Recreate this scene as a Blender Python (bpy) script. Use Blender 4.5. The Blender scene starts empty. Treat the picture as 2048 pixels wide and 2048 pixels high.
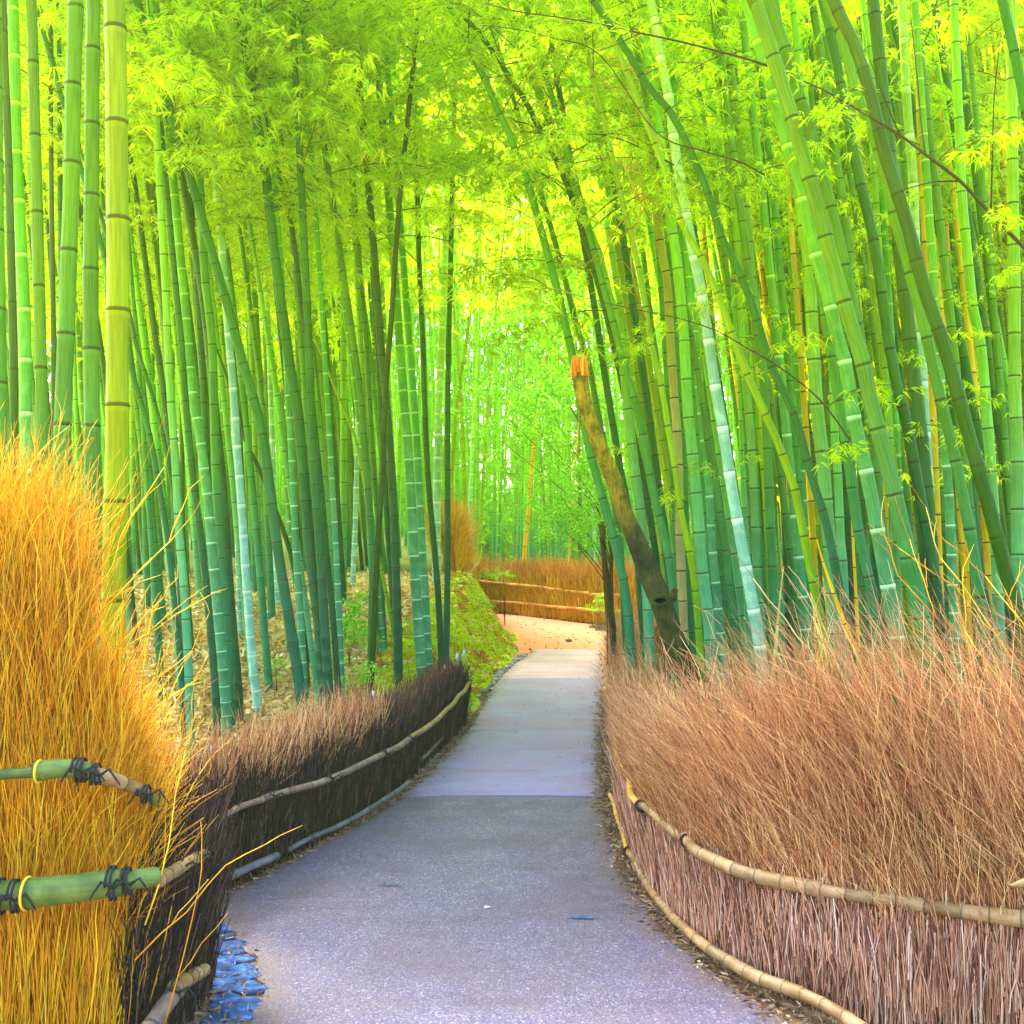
import bpy, math, random
import numpy as np
from mathutils import Vector, Matrix
from math import radians as R
rnd = random.Random(11)
rng = np.random.default_rng(11)
S = bpy.context.scene
COL = S.collection

# ------------------------------------------------------------------ camera
F = 2196.0; H = 1.6; PITCH = math.atan(66/2196)
cd = bpy.data.cameras.new('camera'); cam = bpy.data.objects.new('camera', cd); COL.objects.link(cam)
cam.location = (0, 0, H); cam.rotation_euler = (math.pi/2+PITCH, 0, 0)
cd.sensor_width = 36; cd.lens = 36*F/2048; cd.clip_end = 800; cd.clip_start = .05
S.camera = cam
# ------------------------------------------------------------------ world, sun, exposure
SUN_EL, SUN_AZ = R(52), R(-38)          # azimuth from +Y (ahead), negative = to the left
w = bpy.data.worlds.new('World'); S.world = w; w.use_nodes = True
nt = w.node_tree; bg = nt.nodes['Background']
sky = nt.nodes.new('ShaderNodeTexSky'); sky.sky_type = 'NISHITA'; sky.sun_disc = False
sky.sun_elevation = SUN_EL; sky.sun_rotation = SUN_AZ; sky.dust_density = 3.0; sky.air_density = 1.0
nt.links.new(sky.outputs[0], bg.inputs[0]); bg.inputs[1].default_value = .15
ld = bpy.data.lights.new('sun', 'SUN'); ld.energy = 5.0; ld.angle = R(12); ld.color = (1, .93, .78)
sun = bpy.data.objects.new('sun', ld); COL.objects.link(sun)
sd = Vector((math.sin(SUN_AZ)*math.cos(SUN_EL), math.cos(SUN_AZ)*math.cos(SUN_EL), math.sin(SUN_EL)))
sun.rotation_euler = sd.to_track_quat('Z', 'Y').to_euler(); sun.location = (0, 0, 30)
S.view_settings.view_transform = 'Standard'; S.view_settings.look = 'None'
S.view_settings.exposure = 3.1; S.view_settings.gamma = 1
S.render.engine = 'CYCLES'
cy = S.cycles
cy.max_bounces = 10; cy.diffuse_bounces = 5; cy.transmission_bounces = 8; cy.glossy_bounces = 2
cy.transparent_max_bounces = 4; cy.use_denoising = True; cy.caustics_reflective = False; cy.caustics_refractive = False
cy.use_adaptive_sampling = False

# ------------------------------------------------------------------ pixel -> world (coordinates measured on the 2048 px photograph)
CP, SP = math.cos(PITCH), math.sin(PITCH)
def ray(px, py):
    u, v = (px-1024)/F, (1024-py)/F
    return np.array([u, CP - v*SP, SP + v*CP])
def at(px, py, Y):
    d = ray(px, py); t = Y/d[1]; return np.array([d[0]*t, Y, H+d[2]*t])
def ong(px, py, z=0.0):
    d = ray(px, py); t = (z-H)/d[2]; return np.array([d[0]*t, d[1]*t, z])
def topix(p):
    x, y, z = p[0], p[1], p[2]-H
    f = y*CP+z*SP; u = z*CP-y*SP
    return (1024+F*x/f, 1024-F*u/f) if f > .01 else (9e9, 9e9)

# ------------------------------------------------------------------ terrain height
def sstep(a, b, x): t = np.clip((x-a)/(b-a), 0, 1); return t*t*(3-2*t)
def e_left(y): return np.interp(y, [2, 6, 9, 13, 15.8, 19, 23, 26, 40], [-3, -1.3, -.52, -.32, -.02, -.02, -.45, -.9, -1.2])
def rise(y): return np.interp(y, [8.0, 9.4, 12, 15.5, 22, 40, 120], [0, .16, .48, .9, 1.15, 1.9, 5])
def ground(x, y):
    x = np.asarray(x, float); y = np.asarray(y, float)
    a = sstep(0, .75, e_left(y)-x)*rise(y)
    b = np.where(y > 27, (y-27)*.045, 0)
    n = .03*np.sin(x*2.1+y*1.3)*np.sin(y*1.7-x*.6)+.02*np.sin(x*5.3+1)*np.sin(y*4.7)
    fade = sstep(0, 1.5, np.abs(x-.1)-1.6)*sstep(4, 9, y+np.abs(x))
    return np.maximum(a, b*1.0)+n*fade*.7
def g(x, y): return float(ground(x, y))

# ------------------------------------------------------------------ mesh helpers
def build(name, verts, faces, mat=None, uv=None, rndv=None, smooth=True):
    """verts (N,3), faces list of arrays (each (M,k)); uv per loop; rndv per vertex float."""
    me = bpy.data.meshes.new(name)
    verts = np.asarray(verts, np.float32)
    if not isinstance(faces, (list, tuple)): faces = [faces]
    faces = [np.asarray(f, np.int32) for f in faces if len(f)]
    me.vertices.add(len(verts)); me.vertices.foreach_set('co', verts.ravel())
    loops = np.concatenate([f.ravel() for f in faces]); tot = np.concatenate([np.full(len(f), f.shape[1]) for f in faces])
    st = np.concatenate([[0], np.cumsum(tot)[:-1]])
    me.loops.add(len(loops)); me.loops.foreach_set('vertex_index', loops.astype(np.int32))
    me.polygons.add(len(tot)); me.polygons.foreach_set('loop_start', st.astype(np.int32)); me.polygons.foreach_set('loop_total', tot.astype(np.int32))
    me.polygons.foreach_set('use_smooth', np.full(len(tot), smooth))
    if uv is not None:
        l = me.uv_layers.new(name='UVMap'); l.data.foreach_set('uv', np.asarray(uv, np.float32).ravel())
    if rndv is not None:
        a = me.attributes.new('rnd', 'FLOAT', 'POINT'); a.data.foreach_set('value', np.asarray(rndv, np.float32))
    me.update(calc_edges=True)
    if mat: me.materials.append(mat)
    return me
def put(name, me, parent=None, loc=(0, 0, 0), rot=None, sc=None):
    o = bpy.data.objects.new(name, me); COL.objects.link(o); o.parent = parent; o.location = loc
    if rot is not None: o.rotation_euler = rot
    if sc is not None: o.scale = (sc, sc, sc) if not hasattr(sc, '__len__') else sc
    return o
def tag(o, label=None, cat=None, group=None, kind=None):
    if label: o['label'] = label
    if cat: o['category'] = cat
    if group: o['group'] = group
    if kind: o['kind'] = kind
    return o
def empty(name, loc, label, cat, group=None):
    o = bpy.data.objects.new(name, None); COL.objects.link(o); o.location = loc; o.empty_display_size = .2
    return tag(o, label, cat, group)

def catmull(P, n=8):
    P = np.asarray(P, float)
    if len(P) < 3: n = max(n, 8)
    Q = np.vstack([2*P[0]-P[1], P, 2*P[-1]-P[-2]]); out = []
    for i in range(1, len(Q)-2):
        for t in np.linspace(0, 1, n, endpoint=False):
            a, b, c, d = Q[i-1], Q[i], Q[i+1], Q[i+2]
            out.append(.5*((2*b)+(-a+c)*t+(2*a-5*b+4*c-d)*t*t+(-a+3*b-3*c+d)*t**3))
    out.append(P[-1]); return np.array(out)
def arclen(P): return np.concatenate([[0], np.cumsum(np.linalg.norm(np.diff(P, axis=0), axis=1))])
def sample(P, s):
    L = arclen(P); return np.stack([np.interp(s, L, P[:, k]) for k in range(3)], 1)
def tube(C, rad, vv, sides=10, ref=(0, 1, 0), cap=True, wob=0):
    """tube through centres C (n,3) -> verts, [quads, caps], loop uvs"""
    C = np.asarray(C, float); n = len(C); rad = np.asarray(rad, float); vv = np.asarray(vv, float)
    T = np.gradient(C, axis=0); T /= np.linalg.norm(T, axis=1)[:, None]+1e-12
    A = np.cross(T, np.array(ref, float)); A /= np.linalg.norm(A, axis=1)[:, None]+1e-12
    B = np.cross(A, T)
    th = np.linspace(0, 2*np.pi, sides, endpoint=False)
    V = C[:, None]+rad[:, None, None]*(np.cos(th)[None, :, None]*A[:, None]+np.sin(th)[None, :, None]*B[:, None])
    V = V.reshape(-1, 3)
    i = np.arange(n-1)[:, None]; j = np.arange(sides)[None, :]; j2 = (j+1) % sides
    q = np.stack([i*sides+j, i*sides+j2, (i+1)*sides+j2, (i+1)*sides+j], -1).reshape(-1, 4)
    u0 = (j/sides+0*i); u1 = ((j+1)/sides+0*i); v0 = vv[i]+0*j; v1 = vv[i+1]+0*j
    uv = np.stack([np.stack([u0, v0], -1), np.stack([u1, v0], -1), np.stack([u1, v1], -1), np.stack([u0, v1], -1)], -2).reshape(-1, 2)
    fs = [q]
    if cap:
        c = np.stack([np.arange(sides)[::-1], (n-1)*sides+np.arange(sides)])
        fs.append(c); uv = np.vstack([uv, np.tile([.5, vv[0]+.4], (sides, 1)), np.tile([.5, vv[-1]+.4], (sides, 1))])
    return V, fs, uv
class Acc:
    """collects tubes/boxes of different face sizes into one mesh"""
    def __init__(s): s.v = []; s.f = {}; s.n = 0; s.r = []
    def add(s, V, fs, r=None):
        for f in fs:
            f = np.asarray(f); s.f.setdefault(f.shape[1], []).append(f+s.n)
        s.v.append(V); s.n += len(V); s.r.append(np.full(len(V), rnd.random() if r is None else r))
    def tube(s, C, rad, sides=6, ref=(0, 0, 1), r=None):
        V, fs, _ = tube(C, rad, np.arange(len(C)), sides, ref); s.add(V, fs, r)
    def mesh(s, name, mat, smooth=True):
        return build(name, np.vstack(s.v), [np.vstack(s.f[k]) for k in sorted(s.f)], mat, None, np.concatenate(s.r), smooth)

def twigs(B, D, L, rad, bend, seg=3, sides=3, taper=.35):
    """many tapered bent twigs: base B (N,3), direction D (N,3), length L, radius rad, bend vectors (N,3)"""
    N = len(B); t = np.linspace(0, 1, seg+1)
    C = B[:, None]+D[:, None]*(L[:, None]*t)[:, :, None]+bend[:, None]*(t**2)[None, :, None]*L[:, None, None]
    A = np.cross(D, rng.normal(size=(N, 3))); A /= np.linalg.norm(A, axis=1)[:, None]+1e-9
    Bn = np.cross(D, A)
    th = np.linspace(0, 2*np.pi, sides, endpoint=False)
    ring = np.cos(th)[None, :, None]*A[:, None]+np.sin(th)[None, :, None]*Bn[:, None]      # N,sides,3
    rr = rad[:, None]*(1-(1-taper)*t)[None]
    V = C[:, :, None]+rr[:, :, None, None]*ring[:, None]
    V = V.reshape(-1, 3)
    per = (seg+1)*sides
    i = np.arange(seg)[:, None]; j = np.arange(sides)[None]; j2 = (j+1) % sides
    q = np.stack([i*sides+j, i*sides+j2, (i+1)*sides+j2, (i+1)*sides+j], -1).reshape(-1, 4)
    q = (q[None]+(np.arange(N)*per)[:, None, None]).reshape(-1, 4)
    return V, q, np.repeat(rng.random(N), per)

# ------------------------------------------------------------------ materials
def mat(name):
    m = bpy.data.materials.new(name); m.use_nodes = True; m.node_tree.nodes.clear(); return m, m.node_tree
class G:
    def __init__(s, nt): s.nt = nt
    def n(s, t, **k):
        x = s.nt.nodes.new('ShaderNode'+t)
        for a, b in k.items(): setattr(x, a, b)
        return x
    def l(s, a, b): s.nt.links.new(a, b)
    def val(s, x, sock):
        if isinstance(x, (int, float)): sock.default_value = x
        elif isinstance(x, (tuple, list)): sock.default_value = (*x, 1)[:4] if len(sock.default_value) == 4 else x
        else: s.l(x, sock)
    def math(s, op, a, b=0.0, clamp=False):
        x = s.n('Math', operation=op, use_clamp=clamp); s.val(a, x.inputs[0]); s.val(b, x.inputs[1]); return x.outputs[0]
    def mix(s, f, a, b, blend='MIX'):
        x = s.n('Mix', data_type='RGBA', blend_type=blend); s.val(f, x.inputs[0]); s.val(a, x.inputs[6]); s.val(b, x.inputs[7]); return x.outputs[2]
    def ramp(s, f, stops):
        x = s.n('ValToRGB'); r = x.color_ramp; s.l(f, x.inputs[0])
        while len(r.elements) < len(stops): r.elements.new(.5)
        for e, (p, c) in zip(r.elements, stops): e.position = p; e.color = (*c, 1)
        return x.outputs[0]
    def noise(s, vec, scale, detail=3, rough=.55):
        x = s.n('TexNoise'); x.inputs['Scale'].default_value = scale; x.inputs['Detail'].default_value = detail; x.inputs['Roughness'].default_value = rough
        if vec is not None: s.l(vec, x.inputs['Vector'])
        return x.outputs[0]
    def range(s, v, a, b, c=0.0, d=1.0):
        x = s.n('MapRange', interpolation_type='SMOOTHSTEP'); s.l(v, x.inputs[0])
        for i, q in enumerate((a, b, c, d)): x.inputs[i+1].default_value = q
        return x.outputs[0]
    def scaled(s, vec, sc):
        x = s.n('Mapping'); s.l(vec, x.inputs[0]); x.inputs['Scale'].default_value = sc; return x.outputs[0]
    def out(s, sh, disp=None):
        o = s.n('OutputMaterial'); s.l(sh, o.inputs[0])
    def bsdf(s, col, rough=.8, spec=.3, bump=None, bs=.3, bd=.01):
        p = s.n('BsdfPrincipled'); s.val(col, p.inputs['Base Color']); s.val(rough, p.inputs['Roughness']); p.inputs['Specular IOR Level'].default_value = spec
        if bump is not None:
            b = s.n('Bump'); b.inputs['Strength'].default_value = bs; b.inputs['Distance'].default_value = bd; s.l(bump, b.inputs['Height']); s.l(b.outputs[0], p.inputs['Normal'])
        return p.outputs[0]

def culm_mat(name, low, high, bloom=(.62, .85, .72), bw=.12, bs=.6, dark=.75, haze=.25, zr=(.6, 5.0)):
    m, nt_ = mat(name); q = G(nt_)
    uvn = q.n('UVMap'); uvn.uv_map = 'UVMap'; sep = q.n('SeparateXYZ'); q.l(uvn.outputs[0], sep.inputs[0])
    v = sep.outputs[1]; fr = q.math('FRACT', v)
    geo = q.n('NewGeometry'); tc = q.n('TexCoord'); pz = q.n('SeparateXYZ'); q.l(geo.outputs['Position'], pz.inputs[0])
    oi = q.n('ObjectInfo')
    base = q.mix(q.range(pz.outputs[2], *zr), low, high)  # waxy teal foot; backlit yellow green of the upper culm painted in by height
    # streaks along the culm + blotches
    st = q.noise(q.scaled(uvn.outputs[0], (26, 1.4, 1)), 1.0, 3)
    bl = q.noise(geo.outputs['Position'], 9, 4)
    base = q.mix(q.range(st, .35, .7, 0, .45), base, tuple(c*.55 for c in low))
    base = q.mix(q.range(bl, .45, .75, 0, haze), base, bloom)
    # internodes differ a little
    wn = q.n('TexWhiteNoise', noise_dimensions='1D'); q.l(q.math('ADD', q.math('FLOOR', v), q.math('MULTIPLY', oi.outputs['Random'], 77)), wn.inputs['W'])
    hs = q.n('HueSaturation'); q.l(base, hs.inputs['Color'])
    q.l(q.math('ADD', .78, q.math('MULTIPLY', q.math('ADD', wn.outputs[0], oi.outputs['Random']), .26)), hs.inputs['Value'])
    q.l(q.math('ADD', .485, q.math('MULTIPLY', oi.outputs['Random'], .03)), hs.inputs['Hue'])
    base = hs.outputs[0]
    bm = q.math('MULTIPLY', q.range(fr, 1-bw*1.6, .985), q.math('ADD', bs*.5, q.math('MULTIPLY', bl, bs)))
    base = q.mix(bm, base, bloom)
    ln = q.math('MULTIPLY', q.range(fr, .03, .055, 1, 0), dark)
    base = q.mix(ln, base, (.035, .03, .008))
    up = q.range(pz.outputs[2], zr[0]+.4, zr[1])  # blue removed with height, painting out sky light on the upper culm
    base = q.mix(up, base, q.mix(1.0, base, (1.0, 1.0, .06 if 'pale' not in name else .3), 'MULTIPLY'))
    q.out(q.bsdf(base, q.range(bl, .3, .7, .35, .6), .10, st, .15, .004)); return m
M = {}
TEAL = (.028, .155, .06); 
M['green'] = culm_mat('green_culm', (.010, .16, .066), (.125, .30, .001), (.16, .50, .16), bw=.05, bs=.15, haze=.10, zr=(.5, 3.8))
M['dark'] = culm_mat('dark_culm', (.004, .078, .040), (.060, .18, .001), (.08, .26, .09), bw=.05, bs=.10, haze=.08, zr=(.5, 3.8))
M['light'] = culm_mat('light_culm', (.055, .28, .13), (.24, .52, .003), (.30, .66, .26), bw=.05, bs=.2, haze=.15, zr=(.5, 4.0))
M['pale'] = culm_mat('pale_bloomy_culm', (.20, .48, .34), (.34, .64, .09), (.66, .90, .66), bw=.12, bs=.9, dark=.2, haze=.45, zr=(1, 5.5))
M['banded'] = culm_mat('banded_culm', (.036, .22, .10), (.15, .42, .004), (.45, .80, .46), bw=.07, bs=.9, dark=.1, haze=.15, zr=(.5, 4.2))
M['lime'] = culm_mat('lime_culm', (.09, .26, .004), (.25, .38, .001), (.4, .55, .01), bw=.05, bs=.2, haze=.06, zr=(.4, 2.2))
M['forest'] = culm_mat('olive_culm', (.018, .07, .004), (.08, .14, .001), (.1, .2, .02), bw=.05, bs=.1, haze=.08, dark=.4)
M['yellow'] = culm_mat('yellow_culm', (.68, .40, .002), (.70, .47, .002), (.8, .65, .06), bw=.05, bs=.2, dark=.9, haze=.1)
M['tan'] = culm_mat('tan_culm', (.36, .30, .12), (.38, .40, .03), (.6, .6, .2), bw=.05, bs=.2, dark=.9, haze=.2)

def leaf_mat(name, stops, trans=.62):
    m, nt_ = mat(name); q = G(nt_)
    at_ = q.n('Attribute', attribute_name='rnd'); oi = q.n('ObjectInfo')
    f = q.math('FRACT', q.math('ADD', at_.outputs['Fac'], q.math('MULTIPLY', oi.outputs['Random'], .0)))
    c = q.ramp(q.math('ADD', q.math('MULTIPLY', f, .75), q.math('MULTIPLY', oi.outputs['Random'], .25)), stops)
    d = q.n('BsdfDiffuse'); q.l(c, d.inputs[0]); t = q.n('BsdfTranslucent')
    tcl = q.mix(1.0, c, (1.2, 1.12, .5), 'MULTIPLY'); q.l(tcl, t.inputs[0])
    mx = q.n('MixShader'); mx.inputs[0].default_value = trans; q.l(d.outputs[0], mx.inputs[1]); q.l(t.outputs[0], mx.inputs[2])
    gl = q.n('BsdfGlossy'); gl.inputs['Roughness'].default_value = .35; gl.inputs[0].default_value = (.8, 1, .4, 1)
    m2 = q.n('MixShader'); m2.inputs[0].default_value = .014; q.l(mx.outputs[0], m2.inputs[1]); q.l(gl.outputs[0], m2.inputs[2])
    q.out(m2.outputs[0]); return m
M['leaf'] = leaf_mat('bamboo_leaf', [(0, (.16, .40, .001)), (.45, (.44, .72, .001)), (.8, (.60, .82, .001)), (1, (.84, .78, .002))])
M['leaf_far'] = leaf_mat('sun_painted_leaf', [(0, (.44, .70, .001)), (.5, (.62, .82, .001)), (1, (.88, .80, .002))])  # brighter copy of the bamboo leaf, sun glow painted into its colour
M['leaf_gold'] = leaf_mat('gold_sun_painted_leaf', [(0, (.50, .62, .001)), (.5, (.78, .70, .001)), (1, (.86, .62, .001))])  # sunlight on the deep right leaves painted in as gold
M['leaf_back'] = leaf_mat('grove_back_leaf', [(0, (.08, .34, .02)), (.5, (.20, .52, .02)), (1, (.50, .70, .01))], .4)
M['leaf_broad'] = leaf_mat('broad_leaf', [(0, (.05, .28, .02)), (.5, (.18, .55, .03)), (1, (.45, .78, .14))], .4)

def twig_mat(name, stops, posmix=None, rough=.8):
    m, nt_ = mat(name); q = G(nt_)
    at_ = q.n('Attribute', attribute_name='rnd'); geo = q.n('NewGeometry')
    c = q.ramp(at_.outputs['Fac'], stops)
    nz = q.noise(geo.outputs['Position'], 2.2, 3)
    c = q.mix(q.range(nz, .35, .65, 0, .5), c, q.mix(1.0, c, (.62, .5, .42), 'MULTIPLY'))
    fine = q.noise(q.scaled(geo.outputs['Position'], (60, 60, 14)), 1.0, 2)
    c = q.mix(q.range(fine, .4, .65, 0, .35), c, q.mix(1.0, c, (.5, .42, .4), 'MULTIPLY'))
    q.out(q.bsdf(c, rough, .2)); return m
M['orange_twig'] = twig_mat('orange_brushwood', [(0, (.46, .15, .003)), (.3, (.80, .34, .008)), (.7, (.92, .52, .018)), (1, (.95, .72, .05))])
M['yellow_twig'] = twig_mat('golden_twig', [(0, (.55, .32, .006)), (1, (.75, .55, .012))])
M['brown_twig'] = twig_mat('brown_brushwood', [(0, (.18, .055, .03)), (.3, (.54, .22, .11)), (.65, (.78, .38, .17)), (1, (.95, .68, .30))])
M['pink_twig'] = twig_mat('weathered_brushwood', [(0, (.18, .06, .05)), (.35, (.56, .26, .19)), (.7, (.78, .42, .25)), (1, (.85, .66, .60))])
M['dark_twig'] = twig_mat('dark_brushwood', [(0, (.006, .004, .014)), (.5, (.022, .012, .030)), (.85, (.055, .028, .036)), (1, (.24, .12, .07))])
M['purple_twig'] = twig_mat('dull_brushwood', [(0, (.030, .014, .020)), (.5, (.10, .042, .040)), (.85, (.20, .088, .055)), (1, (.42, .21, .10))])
M['far_brown'] = twig_mat('far_brown_brushwood', [(0, (.34, .13, .02)), (.5, (.66, .30, .06)), (1, (.85, .55, .12))])
M['far_twig'] = twig_mat('far_brushwood', [(0, (.42, .22, .01)), (.5, (.74, .45, .02)), (1, (.86, .66, .05))])

def core_mat(name, a, b):
    m, nt_ = mat(name); q = G(nt_); geo = q.n('NewGeometry')
    n_ = q.noise(q.scaled(geo.outputs['Position'], (70, 70, 5)), 1.0, 4)
    q.out(q.bsdf(q.mix(n_, a, b), .9, .1, n_, .8, .02)); return m
M['core_brown'] = core_mat('packed_brushwood', (.09, .035, .02), (.42, .18, .08))
M['core_orange'] = core_mat('packed_orange_brushwood', (.15, .055, .006), (.42, .19, .015))
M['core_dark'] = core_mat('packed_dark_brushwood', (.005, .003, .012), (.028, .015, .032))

def pole_mat(name, a, b, node, zfade=None):
    m, nt_ = mat(name); q = G(nt_)
    uvn = q.n('UVMap'); uvn.uv_map = 'UVMap'; sep = q.n('SeparateXYZ'); q.l(uvn.outputs[0], sep.inputs[0]); fr = q.math('FRACT', sep.outputs[1])
    geo = q.n('NewGeometry'); n1 = q.noise(geo.outputs['Position'], 14, 4); st = q.noise(q.scaled(uvn.outputs[0], (18, 1.3, 1)), 1.0, 4)
    wn = q.n('TexWhiteNoise', noise_dimensions='1D'); q.l(q.math('FLOOR', sep.outputs[1]), wn.inputs['W'])
    c = q.mix(q.range(n1, .3, .7), a, b)
    c = q.mix(q.range(st, .45, .75, 0, .5), c, tuple(x*.4 for x in a))
    hs = q.n('HueSaturation'); q.l(c, hs.inputs['Color']); q.l(q.math('ADD', .75, q.math('MULTIPLY', wn.outputs[0], .5)), hs.inputs['Value'])
    c = q.mix(q.range(fr, .04, .09, .8, 0), hs.outputs[0], node)
    q.out(q.bsdf(c, .5, .4, st, .3, .004)); return m
M['pole_green'] = pole_mat('green_pole', (.045, .10, .012), (.12, .19, .035), (.02, .03, .01))
M['pole_tan'] = pole_mat('weathered_pole', (.22, .115, .035), (.34, .22, .11), (.06, .02, .012))
M['pole_grey'] = pole_mat('grey_pole', (.10, .07, .07), (.24, .15, .11), (.015, .01, .015))
M['pole_blue'] = pole_mat('bluish_grey_pole', (.07, .08, .11), (.16, .15, .17), (.02, .02, .03))  # bluish grey pole with darker nodes
M['pole_orange'] = pole_mat('orange_pole', (.55, .27, .04), (.66, .38, .06), (.2, .08, .02))
m, nt_ = mat('black_rope'); q = G(nt_); geo = q.n('NewGeometry'); n_ = q.noise(geo.outputs['Position'], 120, 2)
q.out(q.bsdf(q.mix(n_, (.006, .006, .01), (.03, .03, .045)), .85, .2, n_, .6, .003)); M['rope'] = m

# ground / forest floor
m, nt_ = mat('forest_floor'); q = G(nt_); geo = q.n('NewGeometry'); P = geo.outputs['Position']; sx = q.n('SeparateXYZ'); q.l(P, sx.inputs[0])
a_ = q.noise(P, 16, 6, .7); b_ = q.noise(P, 2.1, 4); c_ = q.noise(P, 45, 3)
fl = q.ramp(a_, [(.30, (.30, .17, .03)), (.45, (.64, .46, .10)), (.6, (.80, .62, .16)), (.75, (.88, .76, .30))])
fl = q.mix(q.range(b_, .52, .68, 0, .55), fl, (.18, .26, .03))
dirt = q.ramp(a_, [(.3, (.44, .15, .08)), (.5, (.56, .21, .13)), (.7, (.66, .29, .20))])
dm = q.math('MULTIPLY', q.range(sx.outputs[0], -1.6, -.9), q.range(sx.outputs[1], 12, 15))
dm = q.math('MULTIPLY', dm, q.range(sx.outputs[1], 27, 25))
xy_ = q.math('SUBTRACT', sx.outputs[0], q.math('MULTIPLY', sx.outputs[1], .25))
dm = q.math('MULTIPLY', dm, q.range(xy_, -1.9, -2.5))
dm = q.math('MULTIPLY', dm, q.range(sx.outputs[2], .16, .05))
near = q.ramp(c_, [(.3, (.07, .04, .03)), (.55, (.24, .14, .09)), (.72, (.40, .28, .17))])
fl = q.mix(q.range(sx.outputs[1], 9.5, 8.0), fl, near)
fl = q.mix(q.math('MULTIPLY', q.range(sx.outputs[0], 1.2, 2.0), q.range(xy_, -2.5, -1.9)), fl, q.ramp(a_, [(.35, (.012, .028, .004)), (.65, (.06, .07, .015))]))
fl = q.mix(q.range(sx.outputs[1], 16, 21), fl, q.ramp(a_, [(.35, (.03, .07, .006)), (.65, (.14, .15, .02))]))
q.out(q.bsdf(q.mix(dm, fl, dirt), .95, .15, a_, .7, .03)); M['floor'] = m
# moss
m, nt_ = mat('moss'); q = G(nt_); geo = q.n('NewGeometry'); P = geo.outputs['Position']
a_ = q.noise(P, 3.2, 5, .65); b_ = q.noise(P, 28, 4, .7)
c = q.ramp(b_, [(.3, (.24, .36, .004)), (.55, (.50, .62, .006)), (.75, (.70, .70, .03))])
c = q.mix(q.range(a_, .52, .60), c, q.ramp(b_, [(.3, (.20, .06, .015)), (.7, (.60, .28, .06))]))
q.out(q.bsdf(c, .95, .1, b_, .9, .04)); M['moss'] = m
# path surfaces
def path_mat(name, stops, blotch, dirty=.08):
    m, nt_ = mat(name); q = G(nt_); geo = q.n('NewGeometry'); P = geo.outputs['Position']
    v = q.n('TexVoronoi'); v.inputs['Scale'].default_value = 150; q.l(P, v.inputs['Vector'])
    vs = q.n('SeparateColor'); q.l(v.outputs['Color'], vs.inputs[0])
    c = q.ramp(vs.outputs[0], stops)
    b = q.noise(P, 1.6, 5, .6); b2 = q.noise(P, 9, 4)
    c = q.mix(q.range(b, .42, .66, 0, .65), c, blotch)
    c = q.mix(q.range(b2, .5, .7, 0, dirty), c, (.10, .08, .10))
    ea = q.n('Attribute', attribute_name='rnd'); eN = q.noise(P, 7, 5, .65)
    c = q.mix(q.range(q.math('ADD', ea.outputs['Fac'], q.math('MULTIPLY', eN, .45)), .98, 1.22, 0, .55), c, (.15, .095, .075))
    cr = q.noise(q.scaled(P, (.7, 4.5, 1)), 1.0, 5, .7); c = q.mix(q.range(cr, .52, .62, 0, .30), c, q.mix(1.0, c, (.62, .52, .5), 'MULTIPLY'))
    h = q.math('ADD', q.math('MULTIPLY', v.outputs['Distance'], -1), q.math('MULTIPLY', b2, .6))
    q.out(q.bsdf(c, q.range(b, .3, .7, .5, .8), .45, h, .5, .004)); return m
M['asphalt'] = path_mat('gravelly_asphalt', [(0, (.050, .052, .13)), (.4, (.090, .080, .175)), (.7, (.145, .103, .17)), (.93, (.20, .15, .20)), (1, (.34, .32, .44))], (.105, .078, .105), .3)
M['concrete'] = path_mat('grey_concrete', [(0, (.215, .175, .385)), (.5, (.25, .205, .435)), (1, (.285, .235, .465))], (.34, .21, .34))
M['concrete_pale'] = path_mat('pale_concrete', [(0, (.34, .23, .36)), (.5, (.39, .265, .40)), (1, (.44, .30, .43))], (.44, .25, .28))
m, nt_ = mat('blue_stone'); q = G(nt_); geo = q.n('NewGeometry'); oi = q.n('ObjectInfo'); n_ = q.noise(geo.outputs['Position'], 25, 5)
c = q.ramp(n_, [(.3, (.014, .032, .085)), (.55, (.035, .09, .25)), (.75, (.11, .19, .38))])
hs = q.n('HueSaturation'); q.l(c, hs.inputs['Color']); q.l(q.math('ADD', .6, oi.outputs['Random']), hs.inputs['Value'])
q.out(q.bsdf(hs.outputs[0], .9, .1, n_, .25, .004)); M['stone_blue'] = m
m, nt_ = mat('grey_stone'); q = G(nt_); geo = q.n('NewGeometry'); oi = q.n('ObjectInfo'); n_ = q.noise(geo.outputs['Position'], 25, 5)
c = q.ramp(n_, [(.3, (.06, .06, .08)), (.55, (.16, .16, .22)), (.75, (.28, .28, .36))])
hs = q.n('HueSaturation'); q.l(c, hs.inputs['Color']); q.l(q.math('ADD', .6, oi.outputs['Random']), hs.inputs['Value'])
q.out(q.bsdf(hs.outputs[0], .8, .3, n_, .6, .01)); M['stone_grey'] = m
# bark of the broken trunk
m, nt_ = mat('mottled_bark'); q = G(nt_); geo = q.n('NewGeometry'); P = geo.outputs['Position']; sx = q.n('SeparateXYZ'); q.l(P, sx.inputs[0])
a_ = q.noise(P, 6, 5, .65); b_ = q.noise(q.scaled(P, (60, 60, 12)), 1.0, 4)
c = q.ramp(a_, [(.32, (.06, .08, .004)), (.45, (.20, .17, .006)), (.58, (.44, .32, .006)), (.7, (.18, .20, .008))])
c = q.mix(q.range(sx.outputs[2], 2.3, 1.5), c, q.ramp(a_, [(.35, (.018, .026, .012)), (.55, (.06, .065, .016)), (.75, (.15, .13, .03))]))
c = q.mix(q.range(b_, .5, .65, 0, .6), c, q.mix(1.0, c, (.35, .32, .3), 'MULTIPLY'))
q.out(q.bsdf(c, .9, .15, b_, 1.0, .03)); M['bark'] = m
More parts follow.
